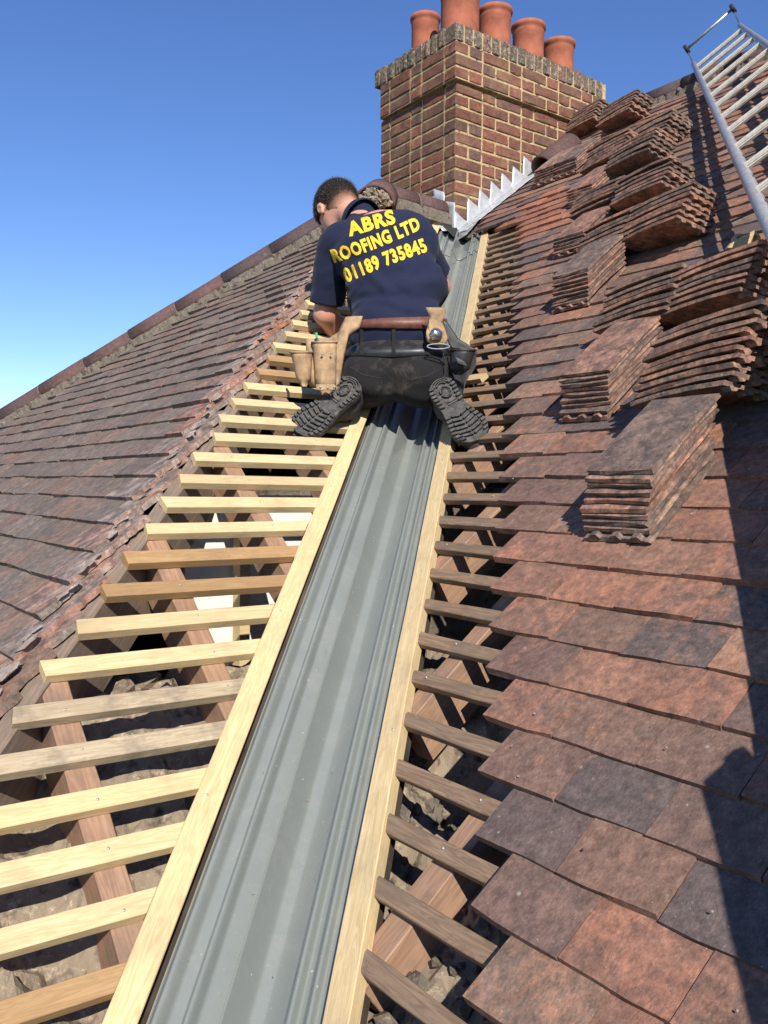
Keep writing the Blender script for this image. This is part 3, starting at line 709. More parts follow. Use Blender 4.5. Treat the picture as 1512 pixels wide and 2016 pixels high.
# sloping mortar flaunching round the pots
fl = []
for px_, py_ in ((2.66, 2.75), (2.99, 2.78), (3.31, 2.79), (3.62, 2.80), (2.68, 3.13)): fl.append(lathe([(0.20, 3.22), (0.16, 3.255), (0.125, 3.28), (0.05, 3.28)], 16, (px_, py_)))
v, f = join(fl); link('flaunching', mesh('flaunching', v, f, True), M['mortar'], chim)
for (px_, py_, r, zt2, lab) in ((2.66, 2.75, 0.132, 3.60, 'largest terracotta chimney pot, standing over the near corner of the stack'), (2.99, 2.78, 0.112, 3.585, 'terracotta pot just right of the largest pot, with a white fleck on its rim'),
                         (3.31, 2.79, 0.114, 3.585, 'terracotta pot between the white flecked pot and the lowest looking right end pot'), (3.62, 2.80, 0.112, 3.565, 'terracotta pot at the right hand end of the chimney'), (2.68, 3.13, 0.098, 3.585, 'slim terracotta pot at the far left of the chimney behind the largest pot')):
    z0 = 3.27
    prof = [(r * 0.93, z0), (r * 0.93, zt2 - 0.075), (r * 0.955, zt2 - 0.065), (r * 0.945, zt2 - 0.052), (r * 0.95, zt2 - 0.035), (r * 1.03, zt2 - 0.028), (r * 1.05, zt2 - 0.014), (r * 1.03, zt2), (r * 0.93, zt2 + 0.001), (r * 0.87, zt2 - 0.012), (r * 0.86, z0)]
    tag(link('chimney_pot', mesh('pot', *lathe(prof, 40), True), M['pot'], None, Matrix.Translation((px_, py_, 0))), lab, 'chimney pot', 'terracotta pots on the chimney')
    COL.objects[-1]
# lead stepped flashing
lead = []
def sheet(pts, d, th=0.003, w=0.0):
    """polygon pts (3D, roughly planar) thickened along d, subdivided with small dents"""
    bm = bmesh.new(); vs = [bm.verts.new(p) for p in pts]; bm.faces.new(vs); bmesh.ops.triangulate(bm, faces=bm.faces[:])
    bmesh.ops.subdivide_edges(bm, edges=bm.edges[:], cuts=4, use_grid_fill=True)
    for v_ in bm.verts: v_.co += Vector(d) * (0.004 * noise.noise(v_.co * 22) + 0.0015 * noise.noise(v_.co * 70) + 0.003)
    bmesh.ops.solidify(bm, geom=bm.faces[:], thickness=th)
    me = bpy.data.meshes.new('flashing'); bm.to_mesh(me); bm.free(); me.polygons.foreach_set('use_smooth', [True] * len(me.polygons)); return me
fl_root = empty('lead_flashing', 'bright stepped lead flashing with saw tooth top edge at the foot of the chimney', 'flashing', (CX, CY, 2.0))
nst = 9
xs0 = CX + 0.0
zroof = lambda X: T * X + 0.07
pts = []
X = CX - 0.01; zb = zroof(CX)
low = [(X, zb - 0.005), (CX + 0.66, zroof(CX + 0.66) - 0.01)]
saw = []
Xc = CX; n = 7; st = 0.66 / n
for j in range(n):
    xa = CX + st * j; zz = zroof(xa) + 0.175 + random.uniform(-.008, .008)
    saw.append((xa, zz)); saw.append((xa + st * 0.94, zz - 0.055 + random.uniform(-.008, .006)))
poly = [low[0]] + saw + [low[1]]
# cut into one sheet per tooth so each overlaps the next
for j in range(n):
    xa = CX + st * j - (0.004 if j else 0.012); xb = xa + st + 0.015
    zz = zroof(xa) + 0.118 + random.uniform(-.01, .01)
    P4 = [(xa, CY - 0.004, zroof(xa) - 0.02), (xb, CY - 0.004, zroof(xb) - 0.02), (xb, CY - 0.004, zroof(xb) + 0.015), (xb - 0.008, CY - 0.004, zz - 0.012 + random.uniform(-.01, .01)), (xa + 0.01, CY - 0.004, zz + 0.03)]
    link('lead_sheet', sheet([Vector(p) for p in P4], (0, -1, 0)), M['lead'], fl_root, Matrix.Translation((0, -0.0015 * (j % 2), 0)))
    # apron lying on the tiles
    P5 = [(xa, CY - 0.006, zroof(xa) - 0.012), (xb, CY - 0.006, zroof(xb) - 0.012), (xb, CY - 0.125, zroof(xb) - 0.008), (xa, CY - 0.125, zroof(xa) - 0.008)]
    link('lead_sheet', sheet([Vector(p) for p in P5][::-1], (-0.3, 0, 1)), M['lead'], fl_root)
# left face pieces running down to the valley
zM = lambda Y: T * Y + 0.03
for (ya, yb, za, zb2) in ((CY - 0.01, CY + 0.10, 0.16, 0.11), (CY + 0.09, CY + 0.20, 0.17, 0.18), (CY + 0.19, CY + 0.30, 0.13, 0.14)):
    zlo = min(zM(ya), T * 2.65 + 0.05); zlo2 = min(zM(yb), T * 2.65 + 0.05)
    P4 = [(CX - 0.004, ya, zlo - 0.02), (CX - 0.004, ya, zlo + za), (CX - 0.004, yb, zlo2 + zb2), (CX - 0.004, yb, zlo2 - 0.02)]
    link('lead_sheet', sheet([Vector(p) for p in P4], (-1, 0, 0)), M['lead'], fl_root)
    P5 = [(CX - 0.006, ya, zlo - 0.015), (CX - 0.006, yb, zlo2 - 0.015), (CX - 0.10, yb, zlo2 - 0.01), (CX - 0.10, ya, zlo - 0.03)]
    link('lead_sheet', sheet([Vector(p) for p in P5], (0, -0.3, 1)), M['lead'], fl_root)
# saddle in the valley throat
P6 = [PR(CX + 0.02, CY - 0.02, 0.045), PR(CX - 0.05, CY - 0.08, 0.02), PR(CX - 0.02, CY - 0.16, 0.035), PR(CX + 0.10, CY - 0.14, 0.05)]
link('lead_sheet', sheet(P6, (-0.5, 0, 1)), M['leaddark'], fl_root)
P6 = [PM(CX + 0.0, CY - 0.0, 0.03), PM(CX - 0.12, CY - 0.02, 0.03), PM(CX - 0.10, CY - 0.10, 0.015), PM(CX - 0.01, CY - 0.06, 0.012)]
link('lead_sheet', sheet(P6[::-1], (0, -0.5, 1)), M['black'], fl_root)
parts = [lump(PR(CX + 0.03 + 0.03 * i, CY - 0.11 - 0.012 * i, 0.0), 0.035, i + 70, 0.5, 2, (1, 1, 0.6)) for i in range(4)]
v, f = join(parts); link('mortar_fillet', mesh('fillet', v, f), M['mortar'], fl_root)

# tiles of the stripped wing near its ridge and the ridge itself
items = []
for k in range(0, 5):
    Y = 2.22 + k * GX
    if Y > 2.60: break
    x = 1.45 + (0.0825 if k % 2 else 0)
    while x < min(Y - 0.28, CX - 0.04):
        if x - 0.0825 > Y - H + 0.06: items.append((tile_mat4('M', Y, x, 0.004), random.choice(tv['tileN']), PM(x, Y)))
        x += 0.165
top = empty('wing_ridge', 'short tiled top of the stripped wing with ridge tiles meeting the chimney', 'roof', PM(2.1, 2.4))
for m, me, c in items: link('tile', me, None, top, m)
ridge_run(top, Vector((1.99, 2.66, zt + 0.055)), Vector((CX - 0.01, 2.66, zt + 0.04)), 'ridge_tile', 2, 0.095, seed=21)
# rounded hip end with a mortar filled mouth
d0 = Vector((0.707, 0.707, 0.5506)).normalized()
rr_ = 0.118
v, f = halfround(0.24, rr_, r2=0.105)
o = Vector((1.83, 2.50, zt - 0.055)); sd = d0.cross(Za).normalized(); up = sd.cross(d0).normalized()
me = mesh('ridge_tile', v, f, True, rnd=0.4, rnd2=0.2); link('ridge_tile', me, M['ridge'], top, frame(o, sd, d0, up))['label'] = 'large rounded end tile at the peak of the hip'
parts = []
for i in range(60):
    a = random.uniform(0, math.pi); q = rr_ * 0.8 * math.sqrt(random.random()); parts.append(lump(o + sd * (q * math.cos(a)) + up * (q * math.sin(a) - 0.005) + d0 * 0.012, random.uniform(0.016, 0.026), i + 5, 0.6, 2))
v, f = join(parts); link('mortar_bedding', mesh('mouth', v, f), M['rubble'], top)

# ------------------------------------------------------------------ loose tile stacks
def loose(mw, label, grp, fam=0):
    o = bpy.data.objects.new('clay_tile', random.choice(lv[fam])); COL.objects.link(o); o.matrix_basis = mw
    return tag(o, label, 'tile', grp)
def nth(i, n):
    if i == 0: return 'bottom tile'
    if i == n - 1: return 'top tile'
    if n % 2 and i == n // 2: return 'middle tile'
    return (ORD[i] + ' tile up') if i < len(ORD) else 'tile high'
def stackA(px, py, n, desc, grp, dz=0.0145, lean=0.0, rot=0.0, width=1):
    b = onR(px, py, 0.040)
    ax = (-Ya * math.cos(rot) + aR * math.sin(rot)).normalized(); ay = nR.cross(ax).normalized()
    for wd in range(width):
        for i in range(n):
            j = random.gauss(0, 0.0025); ang_ = random.gauss(0, 0.010); rx = (ax * math.cos(ang_) + ay * math.sin(ang_)).normalized(); ry = nR.cross(rx).normalized()
            o = b + rx * (0.0825 + wd * 0.168) + Vector((0, 0, dz * i)) + ay * (lean * i + random.gauss(0, 0.003)) + rx * j
            if i == 0:     # lowest one lies upside down with its nibs showing at the front
                m = frame(o + ay * 0.265 + nR * 0.0135, -(-rx), -ry, -nR); m = frame(o + ay * 0.262 + nR * 0.0115, rx, -ry, -nR)
            else: m = frame(o + nR * 0.006, rx, ry, nR)
            side = '' if width == 1 else (' left half' if wd == 0 else ' right half')
            loose(m, nth(i, n) + ' of ' + desc + side, grp)
def stackB(px, py, n, desc, grp, tilt=14,  yaw=0.0, sp=0.0185, fan=0.012, off=0.13, dx=0.004, dy=0.006, flip=False):
    b = onR(px, py, off); tl = math.radians(tilt * 0.5); off *= 0.85
    for i in range(n):
        ya = yaw + fan * (i - n / 2) + random.gauss(0, 0.012); ti = tl + random.gauss(0, 0.012) - fan * 0.6 * i
        lng = Vector((math.sin(ya), -math.cos(ya), 0.10 + 0.5 * fan * i)).normalized()      # tail (left) to head (right)
        wd = Vector((math.cos(ti), 0, -math.sin(ti))); wd = (wd - lng * wd.dot(lng)).normalized()
        nn = lng.cross(wd).normalized()
        if nn.z < 0: nn = -nn
        lat = lng.cross(nn).normalized()          # local x so that x,y,z is right handed
        o = b + wd * 0.0825 + nn * (sp * i) + Xa * (dx * i) + Ya * (-dy * i) + Vector((random.gauss(0, .003), random.gauss(0, .004), 0))
        loose(frame(o, lat, lng, nn), nth(i, n) + ' of ' + desc, grp, 1)
stackA(1155, 1062, 10, 'the flat stack nearest the camera', 'tiles of the nearest flat stack')
stackA(1105, 832, 9, 'the flat stack just above the nearest one', 'tiles of the second flat stack', rot=-0.02)
stackA(1088, 618, 9, 'the flat stack below the steep fan with dark gaps', 'tiles of the third flat stack', rot=0.03)
stackA(1090, 512, 6, 'the short dark flat stack under the long fan', 'tiles of the fourth flat stack')
stackA(1117, 412, 6, 'the small dark flat stack halfway up the slope', 'tiles of the fifth flat stack')
stackA(1052, 372, 7, 'the wide flat stack beside the lead flashing', 'tiles of the sixth flat stack', width=2)
stackB(1238, 800, 10, 'the big curved fan beside the nearest flat stack', 'tiles of the big curved fan', tilt=14, off=0.125, fan=0.014, sp=0.0175)
stackB(1440, 735, 7, 'the shaded fan at the right edge of the picture', 'tiles of the shaded right fan', tilt=12, off=0.12, fan=0.012)
stackB(1165, 655, 7, 'the long low fan behind the second flat stack', 'tiles of the long low fan', tilt=16, off=0.12, fan=0.016)
stackB(1290, 625, 7, 'the open fan with pale ends left of the ladder foot', 'tiles of the open fan', tilt=18, off=0.13, fan=0.018)
stackB(1130, 505, 6, 'the thin leaning fan above the fourth flat stack', 'tiles of the thin leaning fan', tilt=18, off=0.12, fan=0.016)
stackB(1215, 478, 7, 'the tall leaning pile left of the ladder shadow', 'tiles of the tall leaning pile', tilt=20, off=0.13, fan=0.016)
stackB(1118, 428, 5, 'the small fan over the fifth flat stack', 'tiles of the small fan', tilt=18, off=0.12)
stackB(1200, 405, 6, 'the pile beside the ladder shadow, halfway up', 'tiles of the halfway pile', tilt=20, off=0.13)
stackB(1190, 335, 6, 'the upper pile just below the topmost piles', 'tiles of the upper pile', tilt=20, off=0.12)
stackB(1140, 340, 7, 'the broad pile right of the wide flat stack', 'tiles of the broad pile', tilt=16, off=0.12)
stackB(1225, 296, 6, 'the pile under the topmost pile', 'tiles of the second topmost pile', tilt=18, off=0.12)
stackB(1108, 264, 7, 'the topmost pile beside the chimney', 'tiles of the topmost pile', tilt=18, off=0.12)
stackB(1172, 250, 7, 'the small pile right behind the topmost pile', 'tiles of the small top pile', tilt=20, off=0.12)
# broken mortar lump and a stray leaning tile below the ladder
p = onR(1475, 500, 0.09)
tag(link('mortar_lump', mesh('lump', *lump((0, 0, 0), 0.06, 4.0, 0.6, 3, (1.2, 0.8, 0.9))), M['joint'], None, Matrix.Translation(p)), 'pale broken lump of mortar lying under the ladder stile', 'mortar lump')

# ------------------------------------------------------------------ roof ladder
LP = Vector((3.909, 1.896, 3.167)); ls = Vector((.687, .540, .494)).normalized(); lr = Vector((.271, -.826, .494)); lr = (lr - ls * lr.dot(ls)).normalized(); ln = lr.cross(ls).normalized()
if ln.z < 0: ln = -ln
LW = 0.325
lad = empty('ladder', 'aluminium ladder with ribbed rungs and wheeled ridge hook lying over the right slope', 'ladder', LP - ls * 3.5)
for s_ in (0, LW):
    for dn, rr2, ex in ((0.0, 0.0175, 0.02), (-0.050, 0.015, -0.9)):
        a = LP + lr * s_ + ls * ex + ln * dn; b = LP + lr * s_ - ls * 6.9 + ln * dn
        link('stile', mesh('stile', *tube([b, a], rr2, 16), True), M['alu'], lad)
    for kk in range(1, 14):
        c = LP + lr * s_ - ls * (0.9 + 0.362 * kk) - ln * 0.025
        link('bracket', mesh('bracket', *xf((box8(-0.02, 0.02, -0.004, 0.004, -0.03, 0.03), BOXF), frame(c, ls, lr, ln))), M['alu'], lad)
v, f = None, None
def ribbed(L, r=0.0135, n=24):
    V = []; Fs = []
    for z in (0, L):
        for k in range(n):
            a = 2 * math.pi * k / n; q = r * (1.0 if k % 2 else 0.86); V.append((z, q * math.cos(a), q * math.sin(a)))
    for k in range(n): Fs.append((k, (k + 1) % n, n + (k + 1) % n, n + k))
    return V, Fs
rme = mesh('rung', *ribbed(LW)); rme.materials.append(M['alur'])
for i in range(14):
    c = LP - ls * (0.22 + 0.362 * i)
    link('rung', rme, None, lad, frame(c, lr, ls, ln))
# hook frame with wheels
hb = LP + ls * 0.05 + ln * 0.07
for s_ in (0.0, LW):
    a = LP + lr * s_ - ls * 0.02; bb = atd(1352, 97, (LP - CAM).dot(F_) + 0.03) if s_ == 0 else atd(1443, 17, (LP + lr * LW - CAM).dot(F_) + 0.03)
    link('hook_arm', mesh('hook_arm', *tube([a, bb], 0.006, 8)), M['steel'], lad)
    wz = lathe([(0.0, -0.012), (0.026, -0.012), (0.031, -0.007), (0.031, 0.007), (0.026, 0.012), (0.0, 0.012)], 24)
    link('wheel', mesh('wheel', *wz, True), M['black'], lad, frame(bb, ls, ln, lr))
w0 = atd(1352, 97, (LP - CAM).dot(F_) + 0.03); w1 = atd(1443, 17, (LP + lr * LW - CAM).dot(F_) + 0.03)
link('axle', mesh('axle', *tube([w0, w1], 0.0085, 12), True), M['alu'], lad)

# added board and unseen sack at the ladder foot, out of frame, put in only to throw the big shadow
bd = LP + lr * (LW / 2) + ln * 0.014
me = boxmesh('shadow_board', -6.8, -4.80, -0.10, 0.25, 0.0, 0.036, 0.004)
tag(link('shadow_board', me, M['pine_grey'], None, frame(bd, ls, lr, ln)), 'added unseen board laid along the foot of the aluminium ladder', 'blocker')
me = boxmesh('shadow_board', -6.8, -4.95, 0.255, 0.75, 0.0, 0.036, 0.004)
tag(link('shadow_board', me, M['pine_grey'], None, frame(bd, ls, lr, ln)), 'second added unseen board beside the first one at the ladder foot', 'blocker')
c = bd - ls * 6.30 + lr * 0.035 + ln * 0.085
parts = [lump((0, 0, 0), 0.095, 3.3, 0.5, 4, (5.2, 0.8, 0.75)), lump((-0.26, 0.02, 0.0), 0.10, 7.7, 0.5, 3, (1.2, 1, 0.9))]
tag(link('added_shadow_lump', mesh('shadow_lump', *join(parts[:1]), True), M['rubble'], None, frame(c, ls, lr, ln)), 'added unseen sack lying on the board at the ladder foot', 'shadow_lump')

v, f = halfround(0.33, 0.088); me = mesh('ridge_tile', v, f, True, rnd=0.3, rnd2=0.3)
tag(link('loose_ridge_tile', me, M['ridge'], None, frame(PR(3.10, 2.40, 0.055), -Ya, aR, nR)), 'dark half round ridge tile lying at the upper end of the lead flashing', 'ridge tile')

# scattered crumbs of mortar and clay on the tiles, the gutter and the rails
cr = []
for i in range(130):
    X = random.uniform(-0.45, 1.6); Y = random.uniform(X - 1.5, X - 0.40); cr.append(lump(PR(X, Y, 0.047), random.choice((0.0007, 0.001, 0.0018)), i, 0.5, 1))
for i in range(60):
    s_ = random.uniform(-0.5, 0.55); w_ = random.uniform(-0.13, 0.11); cr.append(lump(Vector((s_, s_, T * s_)) + VR * w_ + VN * (0.4825 * abs(w_) - 0.012), random.choice((0.0005, 0.0008, 0.0012)), i + 900, 0.5, 1))
v, f = join(cr); tag(link('crumbs', mesh('crumbs', v, f), M['crust']), 'tiny crumbs of mortar and clay scattered on tiles and gutter', kind='stuff')
tag(link('pine_offcut', boxmesh('offcut', 0, 0.12, 0, 0.038, 0, 0.018, 0.001), M['pine'], None, frame(onR(905, 760, 0.0), -Ya, aR, nR)), 'short pale pine offcut on the old battens beside the right boot', 'wood offcut')
# ------------------------------------------------------------------ the roofer
def surface_nets(fn, lo, hi, h):
    lo = np.array(lo, float); n = [int(math.ceil((hi[i] - lo[i]) / h)) + 1 for i in range(3)]
    ax = [lo[i] + h * np.arange(n[i]) for i in range(3)]
    G = np.stack(np.meshgrid(*ax, indexing='ij'), -1).astype(np.float32); S = fn(G.reshape(-1, 3)).reshape(n)
    ins = S < 0; idx = -np.ones([k - 1 for k in n], dtype=np.int64)
    c = np.zeros([k - 1 for k in n], dtype=np.int8)
    for dx in (0, 1):
        for dy in (0, 1):
            for dz in (0, 1): c += ins[dx:n[0] - 1 + dx, dy:n[1] - 1 + dy, dz:n[2] - 1 + dz]
    act = (c > 0) & (c < 8); ii = np.argwhere(act); idx[act] = np.arange(len(ii))
    acc = np.zeros((len(ii), 3)); cnt = np.zeros(len(ii))
    offs = [(a, b, d) for a in (0, 1) for b in (0, 1) for d in (0, 1)]
    for o1 in offs:
        for ax_ in range(3):
            if o1[ax_]: continue
            o2 = list(o1); o2[ax_] = 1
            s1 = S[ii[:, 0] + o1[0], ii[:, 1] + o1[1], ii[:, 2] + o1[2]]; s2 = S[ii[:, 0] + o2[0], ii[:, 1] + o2[1], ii[:, 2] + o2[2]]
            m = (s1 < 0) != (s2 < 0); t_ = s1[m] / (s1[m] - s2[m]); p = np.tile(np.array(o1, float), (m.sum(), 1)); p[:, ax_] = t_
            acc[m] += p; cnt[m] += 1
    V = lo + (ii + acc / cnt[:, None]) * h; Fs = []
    for ax_ in range(3):
        u, v = (ax_ + 1) % 3, (ax_ + 2) % 3
        sl0 = [slice(None)] * 3; sl1 = [slice(None)] * 3; sl0[ax_] = slice(0, n[ax_] - 1); sl1[ax_] = slice(1, n[ax_])
        a = ins[tuple(sl0)]; b = ins[tuple(sl1)]; ch = np.argwhere(a != b)
        ch = ch[(ch[:, u] > 0) & (ch[:, v] > 0) & (ch[:, u] < n[u] - 1) & (ch[:, v] < n[v] - 1)]
        eu = np.zeros(3, int); eu[u] = 1; ev = np.zeros(3, int); ev[v] = 1
        q = [idx[tuple((ch - x).T)] for x in (eu * 0, eu, eu + ev, ev)]
        fl = a[tuple(ch.T)]
        Q = np.stack(q, 1); Q[~fl] = Q[~fl][:, ::-1]; Fs.append(Q)
    return V, np.concatenate(Fs)
def smin(a, b, k): hh = np.clip(0.5 + 0.5 * (b - a) / k, 0, 1); return b + (a - b) * hh - k * hh * (1 - hh)
def cap(P, a, b, ra, rb):
    a = np.array(a, float); b = np.array(b, float); d = b - a; t_ = np.clip(((P - a) @ d) / (d @ d), 0, 1)
    return np.linalg.norm(P - a - t_[:, None] * d, axis=1) - (ra + (rb - ra) * t_)
def ell(P, c, r, A=None):
    q = P - np.array(c, float)
    if A is not None: q = q @ np.array(A, float).T
    r = np.array(r, float); k0 = np.linalg.norm(q / r, axis=1); k1 = np.linalg.norm(q / (r * r), axis=1) + 1e-9
    return k0 * (k0 - 1) / k1
def pln(P, c, n): n = np.array(n, float); n /= np.linalg.norm(n); return (P - np.array(c, float)) @ n
def vnoise(P, s, seed=0.0):
    out = np.zeros(len(P)); P = P * s
    for k, (a, b, c, ph) in enumerate(((1, .3, .2, 0), (-.4, 1.1, .3, 1.3), (.2, -.5, 1.2, 2.1), (.9, .8, -.7, 4.0), (-.8, .6, 1.1, 5.2))): out += np.sin(P @ np.array([a, b, c]) * (1 + .37 * k) + ph + seed)
    return out / 5
B = frame(Vector((0, 0, 0)), VR, Vector((1, 1, 0)).normalized(), Za)      # (r, f, z) body frame
man = empty('person', 'man in dark navy shirt and black trousers kneeling over the gutter with his back turned', 'person', B @ Vector((-0.04, 1.03, 0.62)))
def sdf_obj(name, fn, lo, hi, h, mat, parent=man, smooth=2):
    V, Q = surface_nets(fn, lo, hi, h); me = bpy.data.meshes.new(name)
    me.from_pydata([tuple(B @ Vector(v)) for v in V.tolist()], [], Q.tolist()); me.update()
    bm = bmesh.new(); bm.from_mesh(me)
    for _ in range(smooth): bmesh.ops.smooth_vert(bm, verts=bm.verts[:], factor=0.5, use_axis_x=True, use_axis_y=True, use_axis_z=True)
    bm.to_mesh(me); bm.free(); me.polygons.foreach_set('use_smooth', [True] * len(me.polygons))
    return link(name, me, mat, parent)
# materials
def cloth(name, c, var=0.12, sc=9, rough=0.9, weave=500, dust=None):
    q = NT(name, rough, 0.15); o = q.pos(); n = q.noise(o, sc, 4, 0.6); f = q.noise(o, weave, 2, 0.5)
    cc = q.mix(n, tuple(x * (1 - var) for x in c), tuple(x * (1 + var) for x in c))
    cc = q.mix(q.math('MULTIPLY', f, 0.3), cc, tuple(x * 1.5 for x in c))
    if dust: cc = q.mix(q.ramp(q.noise(o, 13, 5, 0.75, 0.4), [(0.52, 0.0), (0.75, 0.55)]), cc, dust)
    q.b.inputs['Sheen Weight'].default_value = 0.06; q.bump(f, 0.15, 0.0006); return q.col(cc)
M['shirt'] = cloth('navy_polo_cloth', (0.012, 0.016, 0.038)); M['trouser'] = cloth('black_work_trousers', (0.014, 0.0135, 0.0145), dust=(0.11, 0.095, 0.078))
M['belt'] = simple('dark_leather_belt', (0.028, 0.03, 0.032), 0.42, 0.5, 0, 0.3, 40, 0.4)
M['tan'] = simple('tan_suede_leather', (0.40, 0.27, 0.155), 0.85, 0.2, 0, 0.28, 22, 0.5, 0.002)
M['brownl'] = simple('red_brown_leather', (0.15, 0.06, 0.042), 0.5, 0.4, 0, 0.22, 45, 0.3)
M['blackl'] = simple('black_pouch_leather', (0.03, 0.03, 0.032), 0.5, 0.4, 0, 0.3, 35, 0.4)
M['sole'] = simple('dusty_boot_sole', (0.085, 0.082, 0.076), 0.85, 0.25, 0, 0.35, 55, 0.4)
M['boot'] = simple('scuffed_black_boot', (0.045, 0.043, 0.042), 0.7, 0.3, 0, 0.35, 30, 0.5)
M['yellow'] = simple('yellow_shirt_print', (0.86, 0.55, 0.035), 0.6, 0.3, 0, 0.05, 80, 0.1)
def skin_mat():
    q = NT('sunlit_skin', 0.5, 0.35); o = q.pos(); n = q.noise(o, 60, 4)
    c = q.mix(n, (0.50, 0.25, 0.165), (0.60, 0.33, 0.235)); c = q.mix(q.ramp(q.noise(o, 14, 5, 0.7), [(0.42, 0.0), (0.68, 0.6)]), c, (0.52, 0.20, 0.135)); q.b.inputs['Subsurface Weight'].default_value = 0.08
    q.b.inputs['Subsurface Scale'].default_value = 0.01; q.bump(q.noise(o, 350, 2), 0.1, 0.0006); return q.col(c)
M['skin'] = skin_mat()
M['hair'] = simple('short_dark_hair', (0.030, 0.020, 0.014), 0.55, 0.4, 0, 0.25, 200, 0.5)
M['hairlight'] = simple('cropped_hair_over_skin', (0.026, 0.017, 0.013), 0.9, 0.25, 0, 0.3, 350, 0.5)

# joints in (r, f, z)
def av(*a): return np.array(a, float)
PEL = av(-0.045, 1.05, 0.83); HL = av(-0.135, 1.05, 0.80); HRp = av(0.045, 1.05, 0.80)
KR = av(0.135, 1.40, 0.90); AR = av(0.115, 1.0, 0.735); KL = av(-0.235, 1.38, 0.92); AL = av(-0.160, 0.98, 0.735)
NECK = av(-0.235, 1.385, 1.425); SHL = av(-0.325, 1.32, 1.315); SHR = av(-0.010, 1.345, 1.35)
EL = av(-0.372, 1.385, 1.075); HDL = av(-0.305, 1.565, 0.985)
ER = av(0.045, 1.54, 1.20); HDR = av(-0.06, 1.70, 1.08)
up = av(-0.527, 0.616, 0.579); up /= np.linalg.norm(up)
face = av(-0.40, 0.42, -0.81); face -= up * (face @ up); face /= np.linalg.norm(face)
right = np.cross(face, up); HC = av(-0.352, 1.500, 1.502)
HA = np.stack([right, face, up])     # world(r,f,z)->head frame rows
def head_sdf(P):
    d = ell(P, HC + up * 0.018 - face * 0.012, (0.076, 0.096, 0.096), HA)
    d = smin(d, ell(P, HC - up * 0.045 + face * 0.035, (0.058, 0.062, 0.075), HA), 0.03)       # face and jaw
    d = smin(d, ell(P, HC - up * 0.095 + face * 0.062, (0.028, 0.026, 0.022), HA), 0.02)       # chin
    d = smin(d, cap(P, HC - up * 0.005 + face * 0.095, HC - up * 0.032 + face * 0.112, 0.009, 0.014), 0.012)   # nose
    d = smin(d, ell(P, HC - up * 0.066 + face * 0.092, (0.024, 0.010, 0.006), HA), 0.008)      # lips
    for s in (-1, 1):
        d = np.maximum(d, -ell(P, HC + up * 0.004 + face * 0.096 + right * (s * 0.030), (0.015, 0.011, 0.010), HA))
        d = smin(d, ell(P, HC + up * 0.003 + face * 0.086 + right * (s * 0.030), (0.0125, 0.0125, 0.0115), HA), 0.003)
        ec = HC - up * 0.012 + face * 0.008 + right * (s * 0.079)
        e = ell(P, ec, (0.009, 0.020, 0.031), HA); e = np.maximum(e, -ell(P, ec + right * (s * 0.008) + face * 0.003, (0.006, 0.011, 0.019), HA))
        e = smin(e, ell(P, ec - up * 0.024 + face * 0.004, (0.006, 0.009, 0.009), HA), 0.006)
        d = smin(d, e, 0.006)
    return d
def fingers(P, d, palm, dirv, nrm, side):
    """dirv: towards finger tips, nrm: back of the hand, side: towards the thumb"""
    for i, (o, L) in enumerate(((0.030, 0.072), (0.010, 0.080), (-0.010, 0.075), (-0.029, 0.060))):
        b = palm + dirv * 0.042 + side * o; m1 = b + dirv * L * 0.48 - nrm * L * 0.12; m2 = m1 + dirv * L * 0.26 - nrm * L * 0.26; m3 = m2 + dirv * L * 0.08 - nrm * L * 0.26
        f_ = np.minimum(np.minimum(cap(P, b, m1, 0.0095, 0.0085), cap(P, m1, m2, 0.0085, 0.0078)), cap(P, m2, m3, 0.0078, 0.007)); d = smin(d, f_, 0.004)
    b = palm - dirv * 0.02 + side * 0.028; m1 = b + side * 0.030 + dirv * 0.022; m2 = m1 + dirv * 0.030 - nrm * 0.012 + side * 0.004
    return smin(d, np.minimum(cap(P, b, m1, 0.0125, 0.0105), cap(P, m1, m2, 0.0105, 0.0085)), 0.006)
def body_sdf(P):
    d = head_sdf(P)
    d = smin(d, cap(P, NECK + av(0.01, -0.02, -0.03), HC - up * 0.055 - face * 0.022, 0.058, 0.050), 0.025)
    tor = ell(P, (-0.14, 1.30, 1.30), (0.14, 0.09, 0.13)); d = smin(d, tor, 0.03)
    for sh, el, hd, sgn in ((SHL, EL, HDL, 1), (SHR, ER, HDR, -1)):
        d = smin(d, np.minimum(cap(P, sh, el, 0.052, 0.043), 9), 0.02)
        w_ = el + (hd - el) * 0.90
        fa = smin(cap(P, el, el + (hd - el) * 0.4, 0.042, 0.043), cap(P, el + (hd - el) * 0.4, w_, 0.042, 0.027), 0.02); d = smin(d, fa, 0.015)
        dv = (hd - el) / np.linalg.norm(hd - el); dv = dv + av(0, 0.25, -0.1); dv /= np.linalg.norm(dv)
        nr = av(0.1 * -sgn, 0.35, 0.9); nr -= dv * (nr @ dv); nr /= np.linalg.norm(nr); sd = np.cross(dv, nr) * 1.0; sd *= sgn if sgn * sd[0] > 0 else -sgn
        palm = hd + dv * 0.030
        d = smin(d, ell(P, palm, (0.042, 0.050, 0.015), np.stack([sd, dv, nr])), 0.014); d = fingers(P, d, palm, dv, nr, sd)
    return d
lo, hi = (-0.52, 0.95, 0.88), (0.22, 1.92, 1.70)
sdf_obj('body', body_sdf, lo, hi, 0.0062, M['skin'], smooth=1)
